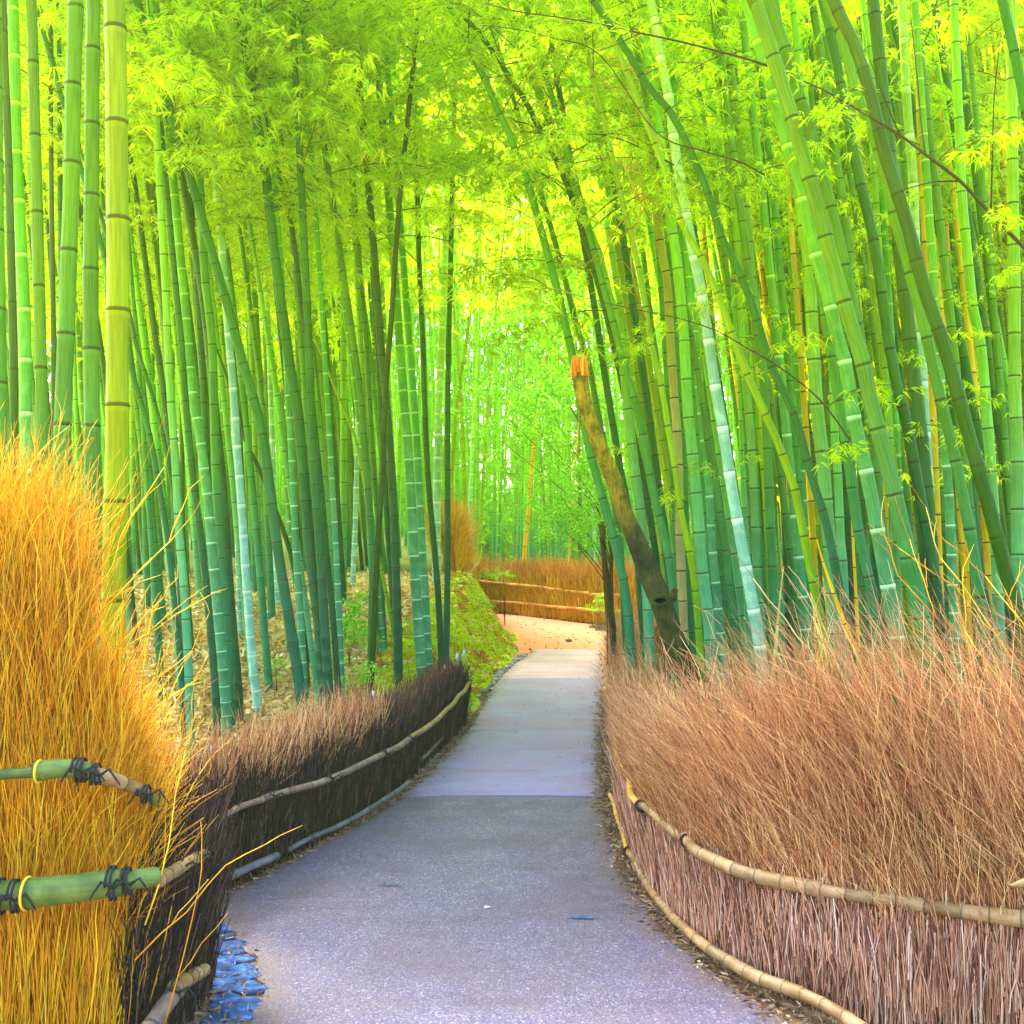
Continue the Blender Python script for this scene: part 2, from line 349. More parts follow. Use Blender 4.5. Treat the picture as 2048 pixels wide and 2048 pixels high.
m, nt_ = mat('torn_wood'); q = G(nt_); at_ = q.n('Attribute', attribute_name='rnd'); q.out(q.bsdf(q.ramp(at_.outputs['Fac'], [(0, (.62, .17, .003)), (1, (.92, .42, .01))]), .8, .2)); M['torn'] = m
m, nt_ = mat('dark_hollow'); q = G(nt_); q.out(q.bsdf((.006, .006, .005), .95, .05)); M['hollow'] = m
m, nt_ = mat('metal_peg'); q = G(nt_); q.out(q.bsdf((.55, .6, .68), .45, .5)); M['peg'] = m
m, nt_ = mat('white_string'); q = G(nt_); q.out(q.bsdf((.6, .62, .66), .8, .2)); M['string'] = m
M['litter'] = twig_mat('leaf_litter', [(0, (.28, .16, .04)), (.3, (.66, .46, .13)), (.7, (.86, .70, .28)), (1, (.92, .88, .6))])
M['litter_brown'] = twig_mat('straw_litter', [(0, (.07, .04, .03)), (.4, (.25, .13, .07)), (.8, (.42, .27, .15)), (1, (.6, .5, .4))])
M['wiry'] = twig_mat('thin_branch', [(0, (.05, .05, .008)), (1, (.12, .09, .012))])
M['green_branch'] = twig_mat('green_branch', [(0, (.10, .15, .002)), (1, (.24, .28, .003))])
M['golden_branch'] = twig_mat('golden_branch', [(0, (.5, .35, .006)), (1, (.62, .48, .01))])

# ------------------------------------------------------------------ setting: ground, path
def grid_sheet(xs, ys, zf, m, name):
    X, Y = np.meshgrid(xs, ys); Z = zf(X, Y); V = np.stack([X, Y, Z], -1).reshape(-1, 3); nx, ny = len(xs), len(ys)
    i = np.arange(ny-1)[:, None]; j = np.arange(nx-1)[None]
    qd = np.stack([i*nx+j, i*nx+j+1, (i+1)*nx+j+1, (i+1)*nx+j], -1).reshape(-1, 4)
    return build(name, V, qd, m)
xs = np.concatenate([np.linspace(-260, -14, 14), np.arange(-13, 13, .16), np.linspace(14, 260, 14)])
ys = np.concatenate([np.linspace(-60, -1, 8), np.arange(0, 32, .16), np.linspace(33, 320, 26)])
tag(put('ground', grid_sheet(xs, ys, ground, M['floor'], 'ground')), 'forest floor of dry leaves and trodden earth', None, None, 'structure')

LP = [(480, 2100), (500, 2048), (528, 1990), (512, 1925), (455, 1860), (424, 1805), (445, 1780), (500, 1742), (575, 1702), (700, 1650), (795, 1600), (845, 1560), (885, 1520), (925, 1470), (962, 1415), (1000, 1360), (1030, 1330), (1064, 1308)]
LP = [ong(*p) for p in LP]
RPX = [(1900, 2300), (1640, 2100), (1560, 2048), (1440, 1950), (1350, 1870), (1270, 1765), (1225, 1670), (1205, 1600), (1202, 1500), (1208, 1420), (1206, 1350), (1200, 1310), (1200, 1300)]
RP = [ong(*p) for p in RPX]
def edge_fn(P):
    P = sorted([tuple(p) for p in P], key=lambda p: p[1]); return np.array([p[1] for p in P]), np.array([p[0] for p in P])
ly, lx = edge_fn(LP); ry, rx = edge_fn(RP)
def xl(y): return np.interp(y, ly, lx)
def xr(y): return np.interp(y, ry, rx)
def strip(name, y0, y1, m, z, label):
    n = max(4, int((y1-y0)/.05)); Y = np.linspace(y0, y1, n); k = 14
    wob = .012*np.sin(Y*21)+.01*np.sin(Y*47+1)
    A, B = xl(Y)+wob, xr(Y)+.02*np.sin(Y*9)
    t = np.linspace(0, 1, k)
    X = A[:, None]*(1-t)+B[:, None]*t; YY = np.repeat(Y[:, None], k, 1)
    Z = z+.012*(1-(2*t-1)**4)[None]+0*X
    top = np.stack([X, YY, Z], -1)
    # skirt down into the ground
    l = top[:, :1].copy(); l[..., 2] = -.05; l[..., 0] -= .01; r = top[:, -1:].copy(); r[..., 2] = -.05; r[..., 0] += .01
    V = np.concatenate([l, top, r], 1); k2 = k+2
    f = V[:1].copy(); f[..., 2] = -.05; b = V[-1:].copy(); b[..., 2] = -.05; V = np.concatenate([f, V, b], 0); n2 = n+2
    i = np.arange(n2-1)[:, None]; j = np.arange(k2-1)[None]
    qd = np.stack([i*k2+j, i*k2+j+1, (i+1)*k2+j+1, (i+1)*k2+j], -1).reshape(-1, 4)
    return tag(put(name, build(name, V.reshape(-1, 3), qd, m, None, np.tile(np.abs(np.concatenate([[0], t, [1]])*2-1), n2), smooth=False)), label, None, None, 'structure')
yA = ong(1000, 1600)[1]; yB = ong(1000, 1362)[1]; yC = ong(1000, 1302)[1]
strip('path', 1.6, yA-.006, M['asphalt'], .010, 'grey asphalt footpath with speckled stone surface')
strip('path', yA+.006, yB-.006, M['concrete'], .017, 'smooth bluish concrete stretch of footpath')
strip('path', yB+.006, yC, M['concrete_pale'], .017, 'pale concrete stretch of footpath before the bend')

# mossy bank beside the path
Yb = np.arange(9.3, 20.5, .06); tb = np.linspace(0, 1, 26)
Xb = e_left(Yb)[:, None]+.10-tb[None]*1.15+.05*np.sin(Yb*3.1)[:, None]; YB = np.repeat(Yb[:, None], 26, 1)
endf = (sstep(9.3, 10.0, Yb)*(1-sstep(19.3, 20.5, Yb)))[:, None]
Zb = ground(Xb, YB)+.05*endf*(.6+.8*np.sin(Xb*9+YB*2.3)*np.sin(YB*5.1))+.03*endf*rng.normal(size=Xb.shape)+.05*endf-.05
Zb[:, 0] -= .1; Zb[:, -1] -= .1
V = np.stack([Xb, YB, Zb], -1).reshape(-1, 3); i = np.arange(len(Yb)-1)[:, None]; j = np.arange(25)[None]
bank = put('mossy_bank', build('mossy_bank', V, np.stack([i*26+j, (i+1)*26+j, (i+1)*26+j+1, i*26+j+1], -1).reshape(-1, 4), M['moss']))
tag(bank, 'mossy yellow green earth bank beside the path', None, None, 'structure')

# edging stones, separate pieces along the left rim of the path
def stone_mesh(seed):
    r = np.random.default_rng(seed); k = 7; th = np.linspace(0, 2*np.pi, k, endpoint=False); rr = 1+r.uniform(-.22, .22, k)
    lo = np.stack([np.cos(th)*rr, np.sin(th)*rr*.6, np.full(k, -.5)], 1); mi = lo.copy(); mi[:, 2] = .25; mi[:, :2] *= 1.02
    hi = lo*[.82, .82, 1]; hi[:, 2] = .5+r.uniform(-.08, .08, k)
    V = np.vstack([lo, mi, hi]); q_ = []
    for a in (0, 1):
        for j in range(k): q_.append((a*k+j, a*k+(j+1) % k, (a+1)*k+(j+1) % k, (a+1)*k+j))
    return V, np.array(q_), np.array([[2*k+j for j in range(k)]])
stone_me = {}
for key in ('stone_blue', 'stone_grey'):
    stone_me[key] = []
    for sd_ in range(6):
        V, qq, top = stone_mesh(sd_+(0 if key == 'stone_blue' else 10)); stone_me[key].append(build('edging_stone', V, [qq, top], M[key], smooth=False))
kerb = tag(bpy.data.objects.new('kerb', None), 'line of flat edging stones along the left rim of the path', None, None, 'structure'); COL.objects.link(kerb)
yy = 3.0
while yy < 5.02:
    for row in range(2):
        x = float(xl(yy))-.035-row*.085-rnd.uniform(0, .02)
        if x < -1.45: continue
        put('edging_stone', rnd.choice(stone_me['stone_blue']), kerb, (x, yy+rnd.uniform(-.02, .02), .006), (0, 0, rnd.uniform(-.3, .3)), (.060*rnd.uniform(.75, 1.15), .070*rnd.uniform(.75, 1.15), .016))
    yy += .075
yy = 5.05
while yy < 16:
    x = float(xl(yy))-.05-rnd.uniform(0, .05)
    s_ = rnd.uniform(.7, 1.2)*(1 if yy < 9 else 1.5)
    put('edging_stone', rnd.choice(stone_me['stone_grey']), kerb, (x, yy, .008), (0, 0, rnd.uniform(-.5, .5)), (.05*s_, .075*s_, rnd.uniform(.02, .05)))
    yy += .11*s_

# ------------------------------------------------------------------ bamboo leaf sprays (prototypes, shared mesh data)
def leaves(base, dirv, L, W, drop=.35):
    """each leaf: kite of 4 verts, folded tip; arrays"""
    N = len(base); D = dirv/np.linalg.norm(dirv, axis=1)[:, None]
    sd_ = np.cross(D, rng.normal(size=(N, 3))); sd_ /= np.linalg.norm(sd_, axis=1)[:, None]+1e-9
    m_ = base+D*(L*.38)[:, None]; tip = base+D*L[:, None]; tip[:, 2] -= drop*L
    V = np.stack([base, m_+sd_*(W*.5)[:, None], tip, m_-sd_*(W*.5)[:, None]], 1).reshape(-1, 3)
    return V, (np.arange(N)*4)[:, None]+np.arange(4)[None], np.repeat(rng.random(N), 4)
def make_branch(name, leafm, twigm, length=1.35, nsub=11, nl=4, L0=.108, W0=.0145, droop=.5, broad=False):
    A = Acc(); t = np.linspace(0, 1, 7)
    main = np.stack([length*t, .06*length*np.sin(t*3+rnd.random()*6)*t, length*(.55*t-droop*t**2)], 1)
    A.tube(main, .007*(1-.8*t), 4)
    bs, ds = [], []
    for k in range(nsub):
        s = .12+.88*(k+rnd.random())/nsub; p = np.array([np.interp(s, t, main[:, c]) for c in range(3)])
        az = rnd.choice((-1, 1))*rnd.uniform(.5, 1.5); sl = length*rnd.uniform(.22, .45)*(1.15-.5*s)
        d = np.array([math.cos(az), math.sin(az), rnd.uniform(-.1, .5)]); tt = np.linspace(0, 1, 4)
        sub = p+d[None]*(sl*tt)[:, None]; sub[:, 2] -= sl*.55*tt**2
        A.tube(sub, .003*(1-.7*tt), 3)
        for _ in range(5):
            u = rnd.uniform(.15, 1); b = np.array([np.interp(u, tt, sub[:, c]) for c in range(3)])
            b += np.array([rnd.gauss(0, .05), rnd.gauss(0, .05), rnd.gauss(0, .04)])
            h = rnd.uniform(0, 6.28)
            for _2 in range(nl):
                a2 = h+rnd.uniform(-.9, .9); bs.append(b+np.array([rnd.gauss(0, .01)]*3)); ds.append((math.cos(a2), math.sin(a2), rnd.uniform(-.75, .25)))
    bs = np.array(bs); ds = np.array(ds); n = len(bs)
    L = L0*rng.uniform(.6, 1.3, n); W = W0*rng.uniform(.7, 1.3, n)
    LV, LF, LR = leaves(bs, ds, L, W)
    me = bpy.data.meshes.new(name)
    tm = A.mesh(name+'_twig', twigm)
    # join: twig faces (material 1) + leaf faces (material 0)
    tv = np.vstack(A.v); fs = [np.vstack(A.f[k])+len(LV) for k in sorted(A.f)]
    me = build(name, np.vstack([LV, tv]), [LF]+fs, leafm, None, np.concatenate([LR, np.concatenate(A.r)]), smooth=False)
    me.materials.append(twigm)
    mi = np.zeros(len(me.polygons), np.int32); mi[len(LF):] = 1; me.polygons.foreach_set('material_index', mi)
    bpy.data.meshes.remove(tm)
    return me
BR = [make_branch('leafy_branch', M['leaf'], M['green_branch'], length=rnd.uniform(1.1, 1.7), nsub=rnd.randint(14, 18), nl=rnd.randint(6, 7)) for _ in range(8)]
BRS = [make_branch('leafy_branch', M['leaf'], M['green_branch'], length=rnd.uniform(.5, .9), nsub=rnd.randint(5, 7), nl=4, L0=.10, W0=.014) for _ in range(5)]
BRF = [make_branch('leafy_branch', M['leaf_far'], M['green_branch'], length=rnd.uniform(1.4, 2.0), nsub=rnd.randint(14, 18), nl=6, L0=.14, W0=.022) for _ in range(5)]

# ------------------------------------------------------------------ bamboo culms
def culm_geo(P, rad0, L, sp, sides=10, rings=4):
    """P smooth centre line from the ground up"""
    al = arclen(P); L = min(L, al[-1])
    # node stations: short near the ground, longest at mid height
    s, st = 0.0, [0.0]
    while s < L-.1:
        u = s/L; k = sp*(.45+.55*min(1, s/1.4))*(1-.35*u)*rnd.uniform(.94, 1.06); s += k; st.append(min(s, L))
    ss, rr, vv = [], [], []
    def rad(s): return rad0*(1-.10*min(1, s/2))*(1-.86*(s/L)**1.7)
    for i in range(len(st)-1):
        a, b = st[i], st[i+1]; d = b-a; r = rad(a)
        pts = [(0, 1.0), (.015, 1.075), (.05, .985)] + ([(.5, .975)] if rings > 3 else []) + [(.93, 1.0), (.97, 1.05)]
        if sides < 8: pts = [(0, 1.0), (.03, 1.07), (.07, .98), (.95, 1.0)]
        for f, k in pts: ss.append(a+d*f); rr.append(rad(a+d*f)*k); vv.append(i+f)
    ss.append(L); rr.append(rad(L)); vv.append(len(st)-1)
    C = sample(P, np.array(ss))
    return tube(C, rr, vv, sides, (0, 1, 0)), st, C
NBR = [0]
def bamboo(P, rad0, L, matk, label, group, cat='bamboo', sp=.33, bz=4.0, dens=1.0, sides=10, name='bamboo_culm', far=False, small=False, stub=False):
    base = P[0].copy()
    (V, fs, uv), st, C = culm_geo(P, rad0, L, sp, sides)
    root = empty(name, tuple(base), label, cat, group)
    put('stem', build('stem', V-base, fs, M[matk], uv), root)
    if group == 'bamboo right of the path' and L > 6:
        for _ in range(rnd.choice((0, 1, 2, 2))):
            z_ = rnd.uniform(2.0, 4.6); k_ = int(np.argmin(np.abs(P[:, 2]-z_))); put('leafy_branch', rnd.choice(BRS), root, tuple(P[k_]-base), (0, rnd.uniform(-.1, .5), rnd.uniform(0, 6.28)), rnd.uniform(.4, .8))
    pool = BRF if far else (BRS if small else BR)
    for s in st[3:]:
        p = sample(P, np.array([s]))[0]
        hz = p[2]-base[2]
        if hz < bz: continue
        px, py = topix(p)
        out = py < -260 or px < -350 or px > 2400
        k = dens*(.12 if out else .9)*min(1, .35+(hz-bz)*.5)
        n = int(k)+(rnd.random() < k-int(k))
        for _ in range(n):
            sc = rnd.uniform(.65, 1.15)*(.75 if hz > L*.85 else 1)
            az = rnd.uniform(0, 6.28)
            put('leafy_branch', rnd.choice(pool), root, tuple(p-base), (rnd.uniform(-.2, .2), rnd.uniform(-.35, .25), az), sc); NBR[0] += 1
    return root
def hero(pix, Y, wpx, matk, label, group=None, L=12.5, dY=0.0, sp=None, bz=4.2, dens=1.0, arch=0.0, **k):
    """pix: centre-line points measured top to bottom in the photo; Y distance at the base; dY drift in distance towards the top"""
    pts = sorted(pix, key=lambda p: -p[1])       # bottom first
    n = len(pts); ylo, yhi = pts[0][1], pts[-1][1]
    P = [at(x, y, Y+dY*(ylo-y)/max(1, ylo-yhi)) for x, y in pts]
    # down to the ground, straightening a little
    d = P[0]-P[min(2, n-1)]; d /= abs(d[2])+1e-6
    z0 = g(P[0][0], P[0][1])
    if P[0][2] > z0+.02:
        h = P[0][2]-z0; P = [P[0]+np.array([d[0]*.6*h, d[1]*.3*h, -h-.04])]+P
    base = P[0]
    lenp = arclen(np.array(P))[-1]
    d = P[-1]-P[-3 if len(P) > 2 else -2]; d /= np.linalg.norm(d)
    cur = P[-1].copy(); left = max(0, L-lenp); step = 1.1
    while left > 0:
        d = d+np.array([arch*.5 if arch else d[0]*.03, -.01, -abs(arch)*.4-.012]); d /= np.linalg.norm(d)
        q_ = min(step, left); cur = cur+d*max(q_, .3); P.append(cur.copy()); left -= q_
    S_ = catmull(P, 5)
    return bamboo(S_, wpx/2*Y/F*1.06, L, matk, label, group, sp=sp or .33, bz=bz, dens=dens, **k)
def free(x, y, lean, leany, rad0, L, matk, label, group, **k):
    r = free_(x, y, lean, leany, rad0, L, matk, label, group, **k); FILL.append((r, matk, group, topix((x, y, 1.9))[0], y)); return r
def free_(x, y, lean, leany, rad0, L, matk, label, group, **k):
    z0 = g(x, y); t = np.linspace(0, 1, 7); b = rnd.uniform(.2, 1.0)*L*.08*(1 if lean > 0 else -1)
    P = np.stack([x+lean*L*t+b*t**2.2, y+leany*L*t, z0-.04+L*t*(1-.05*t)], 1)
    P = catmull(P, 4)
    return bamboo(P, rad0, arclen(P)[-1], matk, label, group, **k)

GL, GR = 'bamboo left of the path', 'bamboo right of the path'
# --- thick culms at the upper left
hero([(229, 0), (232, 115), (234, 335), (236, 537), (235, 737), (234, 920), (228, 1150)], 4.6, 52, 'lime', 'thick yellow green bamboo culm, brightest and widest at the far left, behind the orange brushwood', GL, sp=.44, bz=6)
hero([(152, 0), (146, 190), (143, 361), (137, 531), (131, 700), (125, 860)], 5.4, 38, 'green', 'broad bright green bamboo culm second to the left of the thick yellow one', GL, sp=.46, bz=6)
hero([(187, 0), (184, 180), (183, 400), (181, 550), (182, 690), (184, 900)], 5.9, 36, 'green', 'shaded green bamboo culm directly left of the thick yellow culm', GL, sp=.45, bz=6)
hero([(62, 0), (65, 65), (69, 235), (74, 404), (78, 572), (82, 737), (84, 870)], 6.6, 27, 'green', 'medium green bamboo culm with dark rings above the tallest orange brushwood', GL, sp=.52, bz=6)
hero([(28, 60), (33, 297), (38, 402), (43, 511), (49, 621), (53, 850)], 7.2, 27, 'banded', 'green bamboo culm with pale rings near the left picture edge', GL, sp=.38, bz=6)
hero([(5, 0), (10, 140), (16, 290), (20, 440), (24, 590), (28, 800)], 6.6, 19, 'forest', 'slim dark culm at the extreme left edge of the photo', GL, sp=.46, bz=6)
hero([(-12, 0), (-8, 400), (-2, 800)], 5.6, 34, 'green', 'green culm cut off by the left picture edge', GL, sp=.42, bz=6)
hero([(100, 80), (103, 400), (108, 800)], 8.5, 12, 'forest', 'thin shaded culm between the second and third thick culms at left', GL, bz=6)
hero([(118, 100), (120, 400), (124, 760)], 9.0, 13, 'dark', 'thin dark culm just left of the broad bright green culm', GL, bz=6)
# --- the stand left of centre
s2 = .23
hero([(265, 340), (290, 520), (311, 680), (328, 790), (345, 930), (356, 1100), (366, 1250), (376, 1400)], 9.6, 15, 'dark', 'dark slender culm leaning left, first of the stand right of the thick yellow culm', GL, sp=.3)
hero([(357, 312), (377, 428), (391, 507), (406, 598), (422, 740), (436, 870), (449, 1006), (460, 1187), (476, 1380)], 9.2, 18, 'dark', 'dark green culm curving behind the pale banded culm', GL, sp=.25)
hero([(386, 152), (393, 254), (400, 362), (409, 543), (424, 680), (428, 825), (433, 970), (441, 1115), (450, 1224), (458, 1380)], 9.0, 20, 'green', 'green culm touching the right side of the pale banded culm', GL, sp=.27)
hero([(418, 225), (426, 290), (431, 348), (437, 413), (447, 536), (457, 667), (467, 789), (475, 908), (484, 1024), (491, 1135), (499, 1245), (507, 1343), (514, 1400)], 9.4, 18, 'pale', 'whitish green culm with bright rings, tallest pale one left of the path', GL, sp=.26, bz=5.8, dens=.7)
hero([(365, 560), (374, 660), (384, 781), (400, 876), (413, 977), (422, 1075), (431, 1169), (438, 1256), (446, 1339), (451, 1400)], 8.8, 21, 'banded', 'green culm with closely spaced white bands near the left brushwood', GL, sp=.215)
hero([(496, 130), (505, 203), (520, 275), (533, 362), (543, 453), (554, 543), (571, 670), (583, 752), (596, 825), (606, 934), (615, 1042), (626, 1150), (640, 1260), (652, 1400)], 9.0, 24, 'dark', 'thick dark green culm in the middle of the left stand', GL, sp=.24)
hero([(543, 275), (558, 348), (576, 417), (591, 507), (601, 598), (612, 680), (623, 789), (634, 897), (645, 1006), (654, 1115), (665, 1224), (676, 1380)], 9.4, 13, 'dark', 'slim dark culm close to the right of the thick dark one', GL, sp=.3)
hero([(440, 560), (458, 620), (478, 698), (500, 774), (522, 854), (533, 934), (543, 1006), (558, 1115), (576, 1224), (596, 1350), (604, 1420)], 8.5, 22, 'dark', 'dark culm slanting to the upper left, thickest slanting one left of the path', GL, sp=.3)
hero([(470, 800), (489, 876), (515, 930), (543, 999), (565, 1057), (583, 1115), (600, 1200), (612, 1330)], 10.2, 12, 'forest', 'short slanting culm crossing behind the thick slanting one', GL, L=4, bz=9, sp=.3)
hero([(262, 640), (270, 684), (297, 767), (319, 843), (337, 925), (352, 1030), (366, 1200), (380, 1400)], 8.8, 10, 'dark', 'thin dark culm slanting down beside the golden forked twigs', GL, sp=.3)
hero([(252, 680), (266, 752), (286, 818), (304, 893), (319, 980), (333, 1062), (346, 1180), (362, 1340)], 8.2, 13, 'dark', 'thin culm behind the golden twig tips, right of the thick yellow culm', GL, sp=.3)
hero([(332, 600), (337, 716), (342, 807), (348, 879), (353, 970), (359, 1079), (366, 1151), (373, 1260), (378, 1368)], 8.2, 18, 'light', 'light green culm standing left of the banded culm', GL, sp=.3)
hero([(350, 560), (362, 680), (373, 825), (388, 970), (402, 1079), (420, 1250), (432, 1400)], 8.6, 16, 'dark', 'dark culm between the light green culm and the banded culm', GL, sp=.25)
hero([(618, 700), (622, 820), (628, 934), (637, 1060), (645, 1180), (652, 1300), (660, 1420)], 8.9, 19, 'dark', 'dark culm with close rings, forms a tight pair with the thick dark one', GL, sp=.2)
hero([(664, 960), (670, 1060), (676, 1180), (681, 1300), (686, 1420)], 9.6, 12, 'banded', 'slim banded culm right of the tight dark pair', GL, sp=.2)
hero([(585, 940), (592, 1100), (600, 1220), (607, 1350), (612, 1430)], 9.2, 15, 'banded', 'slim pale ringed culm just right of the thick slanting culm', GL, sp=.2)
hero([(470, 940), (474, 1060), (478, 1180), (482, 1290)], 12.5, 11, 'pale', 'pale ringed thin culm deep behind the whitish culm', GL, sp=.2)
hero([(545, 900), (549, 1040), (553, 1150), (558, 1235)], 14.5, 12, 'pale', 'pale culm standing free on the litter slope', GL, sp=.24)
hero([(507, 800), (512, 950), (520, 1100), (528, 1250)], 12.0, 12, 'light', 'slim light green culm seen between slanting culms', GL, sp=.3)
# --- stand at the left rim of the path
hero([(700, 640), (712, 720), (722, 800), (729, 897), (738, 1006), (745, 1115), (744, 1224), (741, 1380)], 9.9, 15, 'green', 'green culm that crosses the brown leaning culm low down', GL, sp=.27)
hero([(823, 163), (816, 235), (805, 344), (798, 417), (790, 525), (783, 634), (776, 716), (769, 825), (763, 970), (758, 1042), (752, 1151), (747, 1260), (741, 1380)], 9.6, 13, 'forest', 'olive culm leaning to the upper right, the only one of its stand that does', GL, sp=.36, dens=.6, L=11)
hero([(722, 217), (732, 308), (741, 417), (751, 543), (760, 670), (772, 800), (782, 934), (788, 1042), (793, 1187), (798, 1380)], 10.3, 18, 'dark', 'sturdy dark culm midway between the olive culm and the light segmented pair', GL, sp=.27)
hero([(790, 560), (800, 700), (809, 814), (816, 897), (825, 1042), (830, 1151), (837, 1260), (846, 1375)], 10.4, 20, 'banded', 'light segmented culm, left one of the pale pair near the brushwood end', GL, sp=.24)
hero([(816, 650), (828, 807), (834, 897), (839, 1006), (845, 1115), (852, 1224), (858, 1370)], 10.6, 17, 'banded', 'light segmented culm, right one of the pale pair near the brushwood end', GL, sp=.24)
hero([(834, 344), (836, 435), (839, 543), (846, 688), (850, 825), (857, 970), (867, 1078), (876, 1187), (884, 1340)], 11.3, 13, 'dark', 'thin dark culm leaning in to the last culm before the mossy bank', GL, sp=.3)
hero([(903, 442), (901, 543), (897, 688), (895, 861), (895, 1006), (894, 1224), (891, 1345)], 11.6, 13, 'dark', 'straight dark culm nearest the mossy bank, last left of the path', GL, sp=.34)
hero([(893, 420), (888, 560), (883, 680), (877, 825), (874, 970), (873, 1130)], 17, 17, 'pale', 'pale luminous culm behind the last dark culm left of the path', GL, sp=.36)
hero([(687, 600), (687, 680), (687, 861), (687, 1042), (686, 1187)], 15.0, 15, 'light', 'light green upright culm above the leafy ground plants', GL, sp=.3)
hero([(716, 760), (714, 897), (711, 1042), (707, 1140)], 16.5, 11, 'pale', 'whitish culm foot standing on the slope behind the crossing culms', GL, sp=.26)
hero([(600, 600), (640, 702), (672, 781), (708, 868), (722, 930)], 11.0, 8, 'lime', 'thin yellow pole slanting down to the right in the left stand', GL, L=5.5, bz=9, sp=.3)
hero([(755, 700), (766, 900), (775, 1050), (786, 1200), (795, 1260)], 12.4, 13, 'dark', 'dark slim culm behind the sturdy dark culm', GL, sp=.26)
hero([(700, 300), (712, 420), (722, 560), (735, 720), (745, 900), (758, 1080), (768, 1270)], 11.6, 11, 'green', 'slender culm rising behind the green crossing culm', GL, sp=.3)
hero([(735, 950), (740, 1080), (746, 1180), (752, 1300)], 11.4, 12, 'light', 'pale lower culm with yellow tint beside the olive culm', GL, sp=.26)
# --- centre, beyond the far fence
GC = 'bamboo beyond the far fence'
hero([(1090, 640), (1087, 731), (1073, 843), (1062, 952), (1055, 1042), (1049, 1108)], 27, 10, 'yellow', 'orange yellow dead culm leaning right behind the far fence', GC, L=8, bz=12, sp=.4)
hero([(1160, 780), (1156, 861), (1147, 970), (1142, 1042), (1138, 1122)], 27, 6, 'yellow', 'thin yellow dead culm at the right of the far fence', GC, L=6, bz=12, sp=.4)
hero([(950, 540), (940, 620), (930, 700), (914, 807), (903, 970), (899, 1080)], 22, 8, 'lime', 'yellow green culm leaning right above the tall far brushwood', GC, sp=.4, bz=7)
# --- arching culms right of the path
hero([(910, 36), (928, 72), (946, 112), (972, 163), (997, 225), (1015, 261), (1033, 308), (1055, 362), (1080, 453), (1095, 507), (1113, 572), (1131, 652), (1142, 700), (1160, 800), (1177, 890), (1203, 988), (1218, 1042), (1232, 1097), (1254, 1205), (1268, 1380)], 9.2, 19, 'green', 'long arching culm that bows over the path behind the broken trunk', GR, sp=.36, bz=2.9, dens=1.3, L=11, dY=-.6)
hero([(903, 0), (928, 33), (964, 72), (1008, 138), (1051, 203), (1080, 261), (1109, 315), (1140, 385), (1170, 480), (1200, 580), (1230, 700), (1262, 850), (1290, 980), (1312, 1120), (1330, 1300)], 9.6, 15, 'dark', 'second arching culm bowing over the path, darker and thinner', GR, sp=.36, bz=3.0, dens=1.4, L=11.5, dY=-.8)
hero([(1120, 520), (1150, 640), (1178, 730), (1189, 789), (1203, 861), (1225, 980), (1240, 1100), (1250, 1250)], 10.2, 14, 'green', 'slim culm close behind the upper part of the broken trunk', GR, sp=.3, bz=3.4)
hero([(1180, 560), (1195, 650), (1207, 734), (1225, 843), (1240, 934), (1258, 1024), (1275, 1120), (1290, 1300)], 9.8, 16, 'dark', 'dark culm that passes behind the middle of the broken trunk', GR, sp=.3, bz=3.6)
hero([(1150, 380), (1170, 440), (1196, 507), (1214, 580), (1240, 670), (1250, 760), (1259, 850), (1269, 934), (1283, 1042), (1290, 1115), (1299, 1300)], 9.1, 22, 'light', 'light green culm rising just right of the broken trunk', GR, sp=.3, bz=3.9)
hero([(1225, 640), (1240, 700), (1254, 752), (1276, 825), (1294, 915), (1312, 1006), (1330, 1079), (1345, 1169), (1358, 1350)], 8.7, 17, 'green', 'bluish green culm slanting in front of the light one by the trunk', GR, sp=.34, bz=4.2)
hero([(1240, 380), (1262, 470), (1284, 570), (1301, 680), (1319, 752), (1337, 861), (1352, 952), (1362, 1024), (1381, 1115), (1391, 1187), (1397, 1260), (1402, 1350)], 8.3, 14, 'lime', 'yellowish green slim culm between two light green culms', GR, sp=.34, bz=4.4)
hero([(1306, 180), (1316, 250), (1327, 326), (1341, 435), (1356, 543), (1368, 680), (1375, 807), (1382, 883), (1390, 963), (1397, 1042), (1402, 1115), (1410, 1187), (1419, 1260), (1428, 1380)], 8.4, 25, 'light', 'straight light green culm with thin dark rings left of the whitish culm', GR, sp=.31, bz=5)
hero([(1301, 0), (1309, 36), (1323, 127), (1338, 199), (1348, 283), (1366, 399), (1380, 471), (1391, 525), (1402, 580), (1417, 680), (1430, 771), (1446, 861), (1460, 954), (1475, 1042), (1491, 1129), (1506, 1214), (1520, 1296), (1529, 1380)], 7.7, 25, 'pale', 'whitish blue culm with bright rings, palest one right of the path', GR, sp=.335, bz=6.5)
hero([(1310, 290), (1330, 340), (1348, 391), (1366, 453), (1402, 514), (1439, 598), (1468, 680), (1493, 745), (1529, 825), (1555, 883), (1580, 952), (1596, 1010)], 7.2, 19, 'lime', 'yellow green culm slanting across the whitish culm', GR, sp=.32, bz=6, L=8.5)
hero([(1601, 960), (1623, 1042), (1649, 1133), (1674, 1205), (1692, 1255), (1716, 1310), (1735, 1370)], 6.9, 18, 'yellow', 'bright yellow dead culm slanting down into the right brushwood', GR, sp=.3, L=1.75, bz=9)
hero([(1185, 0), (1222, 54), (1258, 109), (1290, 163), (1320, 200), (1348, 235), (1384, 308), (1420, 399), (1442, 471), (1475, 536), (1504, 609), (1526, 680), (1551, 752), (1580, 807), (1605, 883), (1623, 955), (1641, 1006), (1660, 1079), (1681, 1187), (1696, 1242), (1715, 1330)], 7.0, 19, 'dark', 'dark culm slanting far to the upper left beside the bright yellow one', GR, sp=.34, bz=3.2, dens=.8, small=True)
